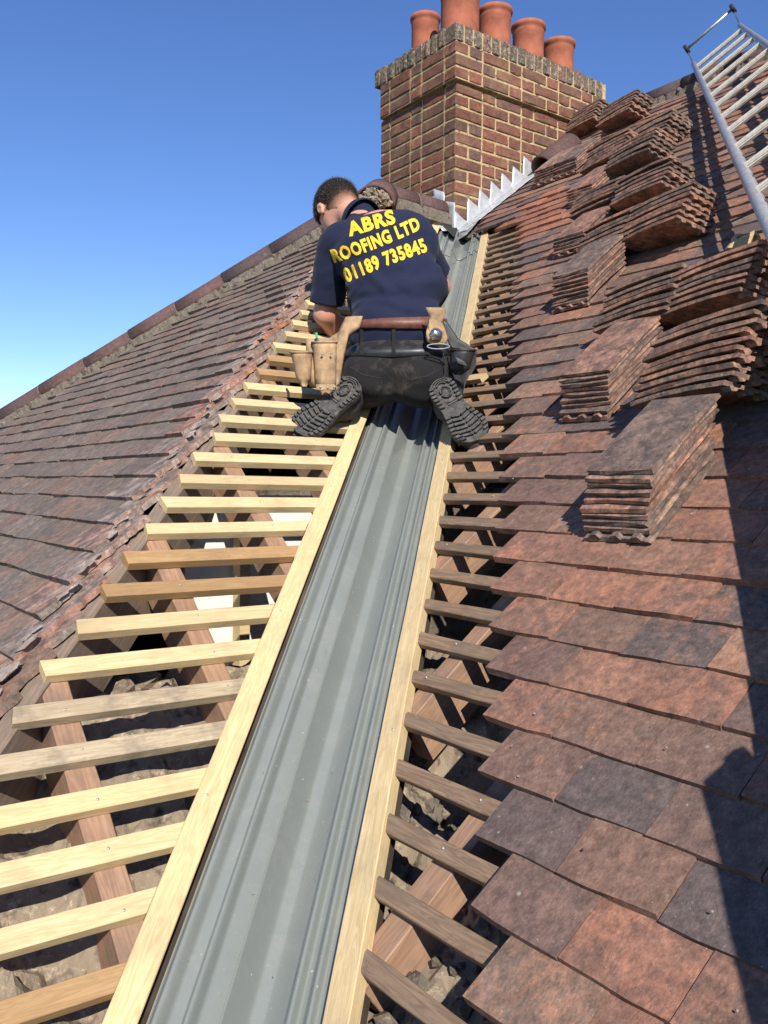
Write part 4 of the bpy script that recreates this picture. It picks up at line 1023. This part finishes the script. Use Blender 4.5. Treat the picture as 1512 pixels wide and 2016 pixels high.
# hair: cropped sides with a longer dark top
def hair_region(P):
    q = (P - HC) @ HA.T + (0.006 * vnoise(P, 90))[:, None]
    line = -0.035 + 0.55 * np.clip(q[:, 1], -1, 0.02) * -0.15 + np.where(q[:, 1] > 0.0, 1.1 * q[:, 1], 0) - 0.060 * np.clip(-(q[:, 1] - 0.005) / 0.035, 0, 1)
    reg = line - q[:, 2]
    ear = np.maximum(np.maximum(0.066 - np.abs(q[:, 0]), np.abs(q[:, 1] - 0.008) - 0.030), np.abs(q[:, 2] + 0.018) - 0.038)
    return q, np.maximum(reg, -ear)
def hair_sdf(P):
    q, reg = hair_region(P); d = ell(P, HC + up * 0.018 - face * 0.012, (0.0785, 0.0985, 0.0985), HA); d = smin(d, cap(P, NECK + av(0.01, -0.02, -0.03), HC - up * 0.055 - face * 0.022, 0.0595, 0.0525), 0.025); d = smin(d, head_sdf(P) - 0.0022, 0.004) + 0.0010 * vnoise(P, 260)
    return np.maximum(d, reg)
hair = sdf_obj('hair', hair_sdf, (HC - 0.14).tolist(), (HC + 0.14).tolist(), 0.0040, None, smooth=1)
def hair_mat():
    q = NT('cropped_hair_fading_to_skin', 0.85, 0.2); f = q.attr('fade'); o = q.obj(); n = q.noise(o, 420, 3, 0.8); n2 = q.noise(o, 45, 4, 0.7)
    k = q.ramp(q.math('ADD', q.math('ADD', f, q.math('MULTIPLY', n, 0.5)), q.math('MULTIPLY', n2, 0.25)), [(0.42, 0.0), (0.95, 1.0)])
    q.bump(n, 0.6, 0.001); return q.col(q.mix(k, (0.40, 0.20, 0.135), (0.022, 0.015, 0.012)))
M['hairfade'] = hair_mat(); me = hair.data; me.materials.clear(); me.materials.append(M['hairfade'])
Bi = B.inverted(); co = [Bi @ v.co for v in me.vertices]
fd = [max(0.0, min(1.0, (float((np.array(c) - HC) @ up) + 0.085) / 0.085)) for c in co]
at = me.attributes.new('fade', 'FLOAT', 'POINT'); at.data.foreach_set('value', np.array(fd, dtype=np.float32))
def strands():
    V = []; Fs = []; rs = random.Random(5); polys = me.polygons; n = len(polys)
    for i in range(24000):
        p_ = polys[rs.randrange(n)]; c = p_.center; nr = p_.normal; f = fd[p_.vertices[0]]
        lc = np.array(Bi @ c) - HC
        if f < 0.15 or rs.random() > f * 1.3: continue
        L = 0.0015 + 0.016 * max(0, (f - 0.35) / 0.65) ** 1.6 * rs.uniform(0.6, 1.3)
        down = B.to_3x3() @ Vector(-up * 0.7 + face * 0.4); crown = B.to_3x3() @ Vector(face * 0.9 + up * 0.2); cm = down.lerp(crown, f)
        d_ = (nr * 0.55 + cm * 0.7 + Vector((rs.uniform(-.4, .4), rs.uniform(-.4, .4), rs.uniform(-.4, .4)))).normalized()
        w_ = d_.cross(nr); w_ = (w_.normalized() if w_.length > 1e-5 else Vector((1, 0, 0))) * 0.0006
        b0 = c + Vector((rs.uniform(-.002, .002), rs.uniform(-.002, .002), rs.uniform(-.002, .002))) - nr * 0.0008; m1 = b0 + d_ * L * 0.55; t1 = b0 + d_ * L + Vector((0, 0, -0.12 * L)) - nr * L * 0.15
        o = len(V); V += [b0 - w_, b0 + w_, m1 + w_ * .8, m1 - w_ * .8, t1]; Fs += [(o, o + 1, o + 2, o + 3), (o + 3, o + 2, o + 4)]
    return V, Fs
link('hair_strands', mesh('strands', *strands()), M['hair'], man)['kind'] = 'stuff'
# shirt
CHm = av(-0.085, 1.20, 1.18); CHu = av(-0.145, 1.305, 1.335)
sp = av(-0.17, 0.36, 0.92); sp /= np.linalg.norm(sp); rt = av(1, 0.0, 0.19); rt -= sp * (rt @ sp); rt /= np.linalg.norm(rt); bk = np.cross(sp, rt)
TA = np.stack([rt, np.cross(rt, sp) * -1, sp])
def shirt_sdf(P):
    d = ell(P, (-0.050, 1.065, 0.955), (0.164, 0.114, 0.135), TA)
    d = smin(d, ell(P, (-0.070, 1.150, 1.105), (0.178, 0.122, 0.15), TA), 0.06)
    d = smin(d, ell(P, (-0.118, 1.255, 1.265), (0.192, 0.120, 0.155), TA), 0.05)
    d = smin(d, cap(P, SHL + av(0.05, 0, 0.01), SHR - av(0.06, 0, 0.0), 0.078, 0.080), 0.05)
    slL = SHL + (EL - SHL) * 0.86; slR = SHR + (ER - SHR) * 0.74
    d = smin(d, cap(P, SHL + av(0.01, 0, -0.01), slL, 0.074, 0.066), 0.035); d = smin(d, cap(P, SHR - av(0.02, 0, 0.01), slR, 0.076, 0.066), 0.035)
    d = smin(d, cap(P, NECK + av(0.03, -0.01, -0.07), NECK + av(-0.012, 0.015, 0.012), 0.085, 0.064), 0.04)
    # folds
    q = (P - av(-0.07, 1.1, 1.0)) @ TA.T
    wv = np.exp(-((q[:, 2] - 0.045) / 0.075) ** 2)
    d = d + 0.013 * wv * np.sin(52 * q[:, 2] + 9 * q[:, 0] + 2.2 * np.sin(14 * q[:, 0] + 1)) * (0.6 + 0.4 * np.sin(11 * q[:, 0]))
    ax_ = (P - SHL) @ np.array([0.5, 0.2, 0.84]); d = d + 0.004 * np.exp(-(np.linalg.norm(P - (SHL + av(0.08, -0.05, -0.10)), axis=1) / 0.12) ** 2) * np.sin(62 * ax_)
    ax_ = (P - SHR) @ np.array([-0.7, 0.1, 0.7]); d = d + 0.004 * np.exp(-(np.linalg.norm(P - (SHR + av(-0.03, -0.06, -0.14)), axis=1) / 0.12) ** 2) * np.sin(58 * ax_)
    d = d + 0.0045 * vnoise(P, 16, 1.0) + 0.0028 * vnoise(P * av(1, 1, 1.8), 38, 3.0)
    for (a_, b_, amp, wd_) in (((-0.25, 1.20), (0.02, 1.02), 0.007, 0.016), ((0.05, 1.22), (-0.08, 1.03), 0.006, 0.014), ((-0.22, 1.08), (0.06, 1.00), 0.007, 0.013), ((-0.31, 1.26), (-0.20, 1.10), 0.007, 0.013), ((0.06, 1.33), (0.00, 1.15), 0.006, 0.013), ((-0.20, 1.03), (-0.02, 1.045), 0.007, 0.012)):
        a2 = np.array([a_[0], a_[1]]); b2 = np.array([b_[0], b_[1]]); q2 = P[:, [0, 2]]; dd_ = b2 - a2; tt = np.clip(((q2 - a2) @ dd_) / (dd_ @ dd_), 0, 1); ds = np.linalg.norm(q2 - a2 - tt[:, None] * dd_ - 0.012 * np.sin(6 * tt)[:, None], axis=1)
        d = d - amp * np.exp(-(ds / wd_) ** 2) * np.sin(np.pi * np.clip(tt, 0.02, 0.98)) ** 0.6 * (P[:, 1] < 1.35) + 0.5 * amp * np.exp(-((ds - 1.7 * wd_) / wd_) ** 2) * (P[:, 1] < 1.35)
    # openings: hem, cuffs, neck
    d = np.maximum(d, -pln(P, (-0.045, 1.05, 0.885), (0, 0, 1)))
    dl = (EL - SHL) / np.linalg.norm(EL - SHL); dd = (ER - SHR) / np.linalg.norm(ER - SHR)
    near = np.linalg.norm(P - slL, axis=1) < 0.14; cut = pln(P, slL, dl); d = np.where(near, np.maximum(d, cut), d)
    near = np.linalg.norm(P - slR, axis=1) < 0.14; cut = pln(P, slR, dd); d = np.where(near & (P[:, 1] > 1.42), np.maximum(d, cut), d)
    nd = (HC - NECK) / np.linalg.norm(HC - NECK); near = np.linalg.norm(P - NECK, axis=1) < 0.16
    d = np.where(near, np.maximum(d, pln(P, NECK + nd * 0.022, nd)), d)
    return d
shirt = sdf_obj('shirt', shirt_sdf, (-0.50, 0.88, 0.84), (0.22, 1.62, 1.56), 0.0066, M['shirt'], smooth=2)
# trousers
def trouser_sdf(P):
    d = ell(P, PEL + av(0, 0, 0.0), (0.172, 0.125, 0.115))
    for s, hp, kn, an in ((-1, HL, KL, AL), (1, HRp, KR, AR)):
        d = smin(d, ell(P, PEL + av(s * 0.088, -0.050, -0.050), (0.098, 0.098, 0.095)), 0.035)
        d = smin(d, cap(P, hp, kn, 0.100, 0.066), 0.04)
        d = smin(d, cap(P, kn + av(0, 0, -0.02), an + av(0, 0.03, 0.0), 0.062, 0.052), 0.015)
    q = P - PEL; seam = np.exp(-(q[:, 0] / 0.006) ** 2) * (q[:, 1] < 0); d = d + 0.002 * seam
    d = d + 0.0045 * np.exp(-((q[:, 2] + 0.10) / 0.05) ** 2) * np.sin(70 * q[:, 2] + 20 * q[:, 0]) + 0.002 * vnoise(P, 26, 2.0)
    d = np.maximum(d, pln(P, (-0.045, 1.05, 0.910), (0, -0.10, 1)))
    return d
trs = sdf_obj('trousers', trouser_sdf, (-0.42, 0.86, 0.58), (0.34, 1.56, 0.96), 0.0068, M['trouser'], smooth=2)
def bvh(objs):
    V = []; Fs = []
    for o in objs:
        k = len(V); V += [v.co.copy() for v in o.data.vertices]; Fs += [tuple(i + k for i in p.vertices) for p in o.data.polygons]
    return BVHTree.FromPolygons(V, Fs)
bt = bvh([trs]); bs = bvh([shirt]); ball = bvh([trs, shirt])
Binv = B.inverted(); Fb = F_
def drape(px, py, tree=None, off=0.002):
    d = ray(px, py).normalized(); hit_ = (tree or ball).ray_cast(CAM, d)
    return (hit_[0] - d * off, hit_[1]) if hit_[0] is not None else None
def around(c, zc, tilt=0.0, tilt2=0.0, r0=0.6, n=72, tree=None, off=0.004):
    """closed ring of points on the surface round the vertical axis through c (r,f) at height zc"""
    out = []
    for i in range(n):
        a = 2 * math.pi * i / n; dv = Vector((math.cos(a), math.sin(a), 0)); z = zc + tilt * math.cos(a) + tilt2 * math.sin(a)
        o = B @ (Vector((c[0], c[1], z)) + dv * r0); dw = (B.to_3x3() @ -dv)
        h_ = (tree or ball).ray_cast(o, dw); p_ = h_[0] if h_[0] is not None else B @ (Vector((c[0], c[1], z)) + dv * 0.15)
        out.append(p_ - dw * off)
    # smooth radially
    for _ in range(3): out = [(out[i - 1] + out[i] * 2 + out[(i + 1) % n]) / 4 for i in range(n)]
    return out
def band(name, ringlo, ringhi, mat, parent, th=0.0035, a0=0, a1=None, cen=None):
    n = len(ringlo); a1 = n if a1 is None else a1; idxs = [i % n for i in range(a0, a1 + 1)]; cen = cen or (sum(ringlo, Vector()) / n)
    V = []; Fs = []
    for i in idxs:
        for p_ in (ringlo[i], ringhi[i]):
            o = p_ - cen; o.z = 0; o.normalize(); V += [p_, p_ + o * th]
    for k in range(len(idxs) - 1):
        a = k * 4; b = a + 4; Fs += [(a + 1, b + 1, b + 3, a + 3), (a, a + 2, b + 2, b), (a + 2, a + 3, b + 3, b + 2), (a, b, b + 1, a + 1)]
    if len(idxs) - 1 < n:
        Fs.append((0, 1, 3, 2)); e = (len(idxs) - 1) * 4; Fs.append((e, e + 2, e + 3, e + 1))
    me = mesh(name, V, Fs, True); me.materials.append(mat); o = link(name, me, None, parent)
    return o
c_ = (-0.045, 1.05)
lo_r = around(c_, 0.862, 0.0, 0.022, tree=bt, off=0.002); hi_r = around(c_, 0.897, 0.0, 0.022, tree=bt, off=0.003)
band('trouser_belt', lo_r, hi_r, M['belt'], man)
for px in (712, 775, 840):
    pts = [drape(px, y, None, 0.009) for y in (648, 660, 672, 684, 698)]
    pts = [p_[0] for p_ in pts if p_]
    if len(pts) > 2:
        V = []
        for p_ in pts: V += [p_ - VR * 0.0065, p_ + VR * 0.0065]
        Fs = [(2 * i, 2 * i + 1, 2 * i + 3, 2 * i + 2) for i in range(len(pts) - 1)]; V2 = V + [v_ + F_ * 0.004 for v_ in V]; n_ = len(V)
        Fs += [tuple(x + n_ for x in reversed(q)) for q in Fs] + [(2 * i, 2 * i + 2, 2 * i + 2 + n_, 2 * i + n_) for i in range(len(pts) - 1)] + [(2 * i + 1, 2 * i + 1 + n_, 2 * i + 3 + n_, 2 * i + 3) for i in range(len(pts) - 1)]
        link('belt_loop', mesh('loop', V2, Fs), M['trouser'], man)
# back pockets: stitched edges
def cord(pix, rad, tree=None, off=0.001, n=6):
    pts = []
    for (a, b), (c, d_) in zip(pix[:-1], pix[1:]):
        for k in range(8): pts.append((a + (c - a) * k / 8, b + (d_ - b) * k / 8))
    pts.append(pix[-1]); w_ = [drape(x, y, tree, off) for x, y in pts]; w_ = [q[0] for q in w_ if q]
    return tube(w_, rad, n) if len(w_) > 3 else None
M['stitch'] = simple('pocket_welt', (0.035, 0.033, 0.033), 0.9, 0.2, 0, 0.1, 30, 0)
for pix in ([(686, 722), (715, 738), (752, 745)], [(750, 748), (752, 760), (748, 768)], [(810, 748), (842, 740), (872, 724)], [(812, 748), (812, 762)]):
    c = cord(pix, 0.0016, bt, 0.0)
    if c: link('pocket_seam', mesh('seam', *c, True), M['stitch'], man)

# collar
nd = Vector((B.to_3x3() @ Vector(HC - NECK))).normalized(); s1 = nd.cross(Za).normalized(); s2 = nd.cross(s1); nc = B @ Vector(NECK)
V = []; Fs = []; n_ = 40
for k in range(n_ + 1):
    a = 2 * math.pi * k / n_
    for (rr, hh) in ((0.066, 0.000), (0.064, 0.026), (0.068, 0.030), (0.074, 0.022), (0.082, -0.006), (0.078, -0.012)):
        V.append(nc + (s1 * math.cos(a) * 1.0 + s2 * math.sin(a) * 0.98) * rr + nd * (hh + 0.003 * math.sin(3 * a)))
for k in range(n_):
    for j in range(5): a = k * 6 + j; Fs.append((a, a + 1, a + 7, a + 6))
link('collar', mesh('collar', V, Fs, True), M['shirt'], man)

# lettering on the back of the shirt
def lettering(body, x0, y0, x1, y1, hpx, name, arc=0.0):
    cu = bpy.data.curves.new('txt', 'FONT'); cu.body = body; cu.size = 1.0; cu.offset = 0.045; cu.resolution_u = 3; cu.space_character = 1.12
    ob = bpy.data.objects.new('txt', cu); COL.objects.link(ob); bpy.context.view_layer.update()
    me = bpy.data.meshes.new_from_object(ob.evaluated_get(bpy.context.evaluated_depsgraph_get())); bpy.data.objects.remove(ob)
    bm = bmesh.new(); bm.from_mesh(me); bmesh.ops.triangulate(bm, faces=bm.faces[:])
    for _ in range(3):
        es = [e for e in bm.edges if e.calc_length() > 0.10]
        if es: bmesh.ops.subdivide_edges(bm, edges=es, cuts=1); bmesh.ops.triangulate(bm, faces=bm.faces[:])
    xs = [v.co.x for v in bm.verts]; mn, mx = min(xs), max(xs); ys = [v.co.y for v in bm.verts]; ym = max(ys)
    dx, dy = x1 - x0, y1 - y0; L = math.hypot(dx, dy); ux, uy = dx / L, dy / L; nx, ny = uy, -ux
    for v in bm.verts:
        u = (v.co.x - mn) / (mx - mn); vv = v.co.y / ym * hpx; bow = arc * (1 - (2 * u - 1) ** 2)
        px = x0 + dx * u + nx * (vv - bow); py = y0 + dy * u + ny * (vv - bow)
        h_ = drape(px, py, bs, 0.0022); v.co = h_[0] if h_ else atd(px, py, 3.2)
    r = bmesh.ops.solidify(bm, geom=bm.faces[:], thickness=-0.0012)
    m2 = bpy.data.meshes.new(name); bm.to_mesh(m2); bm.free()
    return link(name, m2, M['yellow'], man)
lettering('ABRS', 687, 465, 780, 438, 28, 'printed_letters', 0)
lettering('ROOFING LTD', 658, 517, 829, 450, 26, 'printed_letters', 3)
lettering('01189 735845', 682, 556, 843, 494, 27, 'printed_letters', -3)

# boots
def boot(T_, H_, an, kn, sgn):
    T_ = Vector(T_); H_ = Vector(H_); y = (T_ - H_); L = 0.285; y.normalize(); nn = Vector((0.0, -0.90, 0.42)); nn = (nn - y * nn.dot(y)).normalized(); x = y.cross(nn).normalized()
    mw = B @ frame(H_, x, y, nn) @ Matrix.Diagonal((1.02, 0.92, 1, 1))
    # outline half widths along the length
    prof = [(0.0, 0.0), (0.006, 0.020), (0.02, 0.031), (0.05, 0.036), (0.09, 0.033), (0.13, 0.031), (0.17, 0.037), (0.21, 0.045), (0.24, 0.045), (0.265, 0.036), (0.28, 0.020), (0.286, 0.0)]
    def half(v): return np.interp(v, [p_[0] for p_ in prof], [p_[1] for p_ in prof]) * 1.25
    def off(v): return sgn * 0.006 * math.sin(math.pi * v / 0.286) 
    out = [(off(a) + half(a), a) for a, b in prof] + [(off(a) - half(a), a) for a, b in prof[::-1][1:-1]]
    root = link('boot_sole', mesh('sole', *polyprism(out, -0.028, -0.010)), M['sole'], man, mw)
    lugs = []
    def lug(pts, z=0.0): lugs.append(polyprism(pts, -0.011, z))
    # side blocks
    for yv in np.arange(0.022, 0.262, 0.0165):
        if 0.118 < yv < 0.146: continue
        for s in (-1, 1):
            w0 = off(yv) + s * (half(yv) - 0.0005); w1 = off(yv) + s * max(0.008, half(yv) - 0.0155); w0b = off(yv + 0.010) + s * (half(yv + 0.010) - 0.0005); w1b = off(yv + 0.011) + s * max(0.008, half(yv + 0.011) - 0.0155)
            q = [(w0, yv), (w0b, yv + 0.0105), (w1b, yv + 0.0125), (w1, yv + 0.002)]; lug(q if s < 0 else q[::-1])
    def ringlug(cx, cy, a, b, a2, b2, k0=0, k1=28, z=0.0, gap=None):
        for k in range(k0, k1):
            if gap and k % gap == 0: continue
            t0 = 2 * math.pi * k / 28; t1 = 2 * math.pi * (k + 1) / 28
            lug([(cx + a * math.cos(t0), cy + b * math.sin(t0)), (cx + a * math.cos(t1), cy + b * math.sin(t1)), (cx + a2 * math.cos(t1), cy + b2 * math.sin(t1)), (cx + a2 * math.cos(t0), cy + b2 * math.sin(t0))][::-1], z)
    ringlug(0, 0.062, 0.0185, 0.026, 0.0135, 0.020, gap=7); ringlug(0, 0.062, 0.0115, 0.0175, 0.009, 0.014, z=-0.003)
    lug([(0.009 * math.cos(t_), 0.062 + 0.014 * math.sin(t_)) for t_ in np.linspace(0, 2 * math.pi, 15)[:-1]], -0.006)
    for k, r_ in enumerate((0.012, 0.020, 0.028)):            # arcs at the very heel
        pts = [(r_ * 1.1 * math.cos(t_), 0.033 - r_ * 0.95 * math.sin(t_)) for t_ in np.linspace(0.25, math.pi - 0.25, 10)]
        pts2 = [((r_ + 0.0045) * 1.1 * math.cos(t_), 0.033 - (r_ + 0.0045) * 0.95 * math.sin(t_)) for t_ in np.linspace(0.25, math.pi - 0.25, 10)]
        for a_, b_, c__, d__ in zip(pts[:-1], pts[1:], pts2[1:], pts2[:-1]): lug([a_, d__, c__, b_][::-1] if False else [a_, b_, c__, d__][::-1], -0.001)
    for yv in (0.158, 0.176, 0.194, 0.212, 0.230, 0.246):       # forefoot chevrons
        for s in (-1, 1):
            w_ = half(yv) - 0.019; q = [(off(yv) + s * 0.003, yv + 0.008), (off(yv) + s * w_, yv - 0.002), (off(yv) + s * w_, yv + 0.0075), (off(yv) + s * 0.003, yv + 0.0175 - 0.001)]; lug(q[::-1] if s > 0 else q)
    for yv in (0.100, 0.110): lug([(-0.018, yv), (0.018, yv), (0.016, yv + 0.005), (-0.016, yv + 0.005)], -0.005)
    v, f = join(lugs); bm = bmesh.new(); bv = [bm.verts.new(q) for q in v]; 
    for q in f: bm.faces.new([bv[i] for i in q])
    bmesh.ops.recalc_face_normals(bm, faces=bm.faces[:]); bmesh.ops.bevel(bm, geom=bm.edges[:], offset=0.0007, segments=1, affect='EDGES'); me = bpy.data.meshes.new('tread'); bm.to_mesh(me); bm.free()
    link('tread', me, M['sole'], root, mw)['kind'] = 'stuff'
    Hh = np.array(H_); yy_ = np.array(y); nn_ = np.array(nn); xx_ = np.array(x)
    def up_sdf(P):
        A_ = np.stack([xx_, yy_, nn_]); q = (P - Hh) @ A_.T
        d = ell(P, Hh + yy_ * 0.215 - nn_ * 0.048, (0.047, 0.068, 0.036), A_)
        d = smin(d, ell(P, Hh + yy_ * 0.13 - nn_ * 0.055, (0.038, 0.10, 0.045), A_), 0.03)
        d = smin(d, ell(P, Hh + yy_ * 0.055 - nn_ * 0.060, (0.038, 0.058, 0.055), A_), 0.03)
        d = smin(d, cap(P, Hh + yy_ * 0.06 - nn_ * 0.09, np.array(an) + (np.array(kn) - np.array(an)) * 0.28, 0.046, 0.054), 0.03)
        d = d + 0.0015 * vnoise(P, 60); return np.maximum(d, q[:, 2] + 0.0275)
    cc = np.array(H_ + (T_ - H_) * 0.4)
    sdf_obj('boot', up_sdf, (cc - 0.24).tolist(), (cc + 0.24).tolist(), 0.0062, M['boot'], smooth=2)
boot((0.240, 0.785, 0.580), (0.105, 0.890, 0.765), AR, KR, 1)
boot((-0.318, 0.765, 0.595), (-0.150, 0.865, 0.765), AL, KL, -1)

# tool belt, pouches, hammer holder (worn over the shirt)
tb = empty('tool_belt', 'brown leather tool belt with tan suede pouches worn round the waist of the roofer', 'tool belt', B @ Vector((-0.05, 1.0, 0.95)))
lo_r = around(c_, 0.946, -0.003, 0.010, off=0.006); hi_r = around(c_, 0.980, 0.004, 0.010, off=0.007)
band('belt_strap', lo_r, hi_r, M['brownl'], tb, 0.004)
def patch(name, pix, depthpx, mat, parent, th=0.012, push=0.0, bulge=0.0, rows=None):
    """panel from an outline in the photo plane at a given distance, thick and slightly bulged"""
    c = [atd(x, y, depthpx) for x, y in pix]; bm = bmesh.new(); vs = [bm.verts.new(p_) for p_ in c]; bm.faces.new(vs); bmesh.ops.triangulate(bm, faces=bm.faces[:])
    bmesh.ops.subdivide_edges(bm, edges=bm.edges[:], cuts=4, use_grid_fill=True); cen = sum(c, Vector()) / len(c); R0 = max((p_ - cen).length for p_ in c)
    for v in bm.verts:
        if not v.is_boundary: v.co -= F_ * (bulge * (1 - ((v.co - cen).length / R0) ** 2) + 0.002 * noise.noise(v.co * 40))
    bmesh.ops.recalc_face_normals(bm, faces=bm.faces[:]); bmesh.ops.solidify(bm, geom=bm.faces[:], thickness=th)
    me = bpy.data.meshes.new(name); bm.to_mesh(me); bm.free(); me.polygons.foreach_set('use_smooth', [True] * len(me.polygons)); o = link(name, me, mat, parent); return o
def pocket(name, pix_top, pix_bot, dist, depth, mat, parent, squash=0.6, n=24):
    """open half round pocket: top edge px (x0,x1,y), bottom px (x0,x1,y)"""
    V = []; Fs = []; rows = 9
    for r_ in range(rows + 1):
        t_ = r_ / rows; e = t_ ** 0.8; x0 = pix_top[0] + (pix_bot[0] - pix_top[0]) * e; x1 = pix_top[1] + (pix_bot[1] - pix_top[1]) * e; y = pix_top[2] + (pix_bot[2] - pix_top[2]) * t_
        if r_ == rows: x0, x1 = (x0 * .7 + x1 * .3), (x0 * .3 + x1 * .7)
        elif r_ == rows - 1: x0, x1 = (x0 * .88 + x1 * .12), (x0 * .12 + x1 * .88); y -= (pix_bot[2] - pix_top[2]) * 0.03
        cx = (x0 + x1) / 2; hw = (x1 - x0) / 2; dep = depth * (1 - 0.35 * t_ ** 2) * (0.55 if r_ == rows else 1)
        for k in range(n + 1):
            a = math.pi * k / n; p_ = atd(cx - hw * math.cos(a), y + 5 * math.sin(a) * (1 - t_), dist) - F_ * (dep * math.sin(a) ** 0.8); V.append(p_)
    m_ = n + 1
    for r_ in range(rows):
        for k in range(n): a = r_ * m_ + k; Fs.append((a, a + m_, a + m_ + 1, a + 1))
    Fs.append(tuple(rows * m_ + k for k in range(m_)))
    # inner wall so that the mouth has a thickness
    n0 = len(V); V += [v + F_ * 0.004 for v in V[:m_ * 4]]
    for r_ in range(3):
        for k in range(n): a = n0 + r_ * m_ + k; Fs.append((a, a + 1, a + m_ + 1, a + m_))
    for k in range(n): Fs.append((k, k + 1, n0 + k + 1, n0 + k))
    Fs.append((0, n0, n0 + n * 1, n) if False else tuple([rows * m_ + k for k in range(m_)][:3]))
    rim = tube([v - F_ * 0.001 for v in V[:m_]], 0.0028, 6); v2, f2 = join([(V, Fs[:-1]), rim])
    me = mesh(name, v2, f2, True); me.materials.append(mat); return link(name, me, None, parent)
patch('suede_hanger', [(682, 626), (714, 623), (706, 646), (684, 662), (676, 700), (668, 752), (662, 780), (650, 782), (640, 770), (612, 760), (606, 700), (606, 668), (648, 668), (668, 655)], 2.86, M['tan'], tb, 0.006, bulge=0.012)
pocket('pouch_pocket', (614, 664, 674), (622, 662, 778), 2.85, 0.045, M['tan'], tb)
pocket('pouch_pocket', (571, 616, 694), (586, 612, 762), 2.84, 0.050, M['tan'], tb)
pp = patch('leather_strap', [(622, 757), (659, 757), (660, 768), (622, 768)], 2.80, M['tan'], tb, 0.004)
for (x, y) in ((634, 697), (652, 695), (631, 762), (645, 763), (658, 762)):
    v, f = lathe([(0.0, 0.003), (0.003, 0.0022), (0.0042, 0.0)], 12); link('rivet', mesh('rivet', v, f, True), M['zinc'], tb, frame(atd(x, y, 2.795), R_, U_, -F_))
patch('hammer_holder', [(838, 606), (874, 608), (873, 622), (868, 634), (874, 650), (880, 668), (874, 679), (858, 681), (843, 674), (840, 655), (846, 640), (848, 626)], 2.855, M['tan'], tb, 0.006, bulge=0.006)
v, f = tube([atd(841 + 22 * (1 - math.cos(a)), 682 + 5 * math.sin(a), 2.83) for a in np.linspace(0, 2 * math.pi, 40)], 0.0021, 8, False); link('steel_hoop', mesh('hoop', v, f, True), M['leaddark'], tb)
v, f = lump(atd(858, 659, 2.845), 0.022, 3, 0.12, 3, (1, 1, 1.0)); link('steel_rosette', mesh('rosette', v, f, True), M['steel'], tb)
pocket('black_pouch', (886, 937, 690), (884, 922, 738), 2.90, 0.050, M['blackl'], tb)
patch('black_flap', [(872, 630), (880, 634), (902, 668), (936, 688), (940, 700), (905, 690), (888, 688), (878, 664)], 2.93, M['blackl'], tb, 0.008)
patch('black_flap', [(893, 700), (915, 712), (921, 722), (900, 716)], 2.845, M['blackl'], tb, 0.004)
c = [atd(870 + 8 * math.sin(a), 690 + 60 * a / 3.0, 2.86) for a in np.linspace(0, 3, 14)]
link('hanging_cord', mesh('cord', *tube(c, 0.0018, 6), True), M['blackl'], tb)
tag(link('pen', mesh('pen', *join([tube([atd(624, 662, 2.83), atd(630, 700, 2.84)], 0.0034, 10)])), simple('blue_pen', (0.10, 0.16, 0.25), 0.4), None), 'thin blue pen with a green cap standing in the tan suede pouch', 'pen')
pe = COL.objects['pen']; cp = mesh('pen_cap', *tube([atd(622.6, 655, 2.83), atd(624.2, 666, 2.83)], 0.0042, 10)); link('pen_cap', cp, simple('green_cap', (0.05, 0.45, 0.18), 0.4), pe)
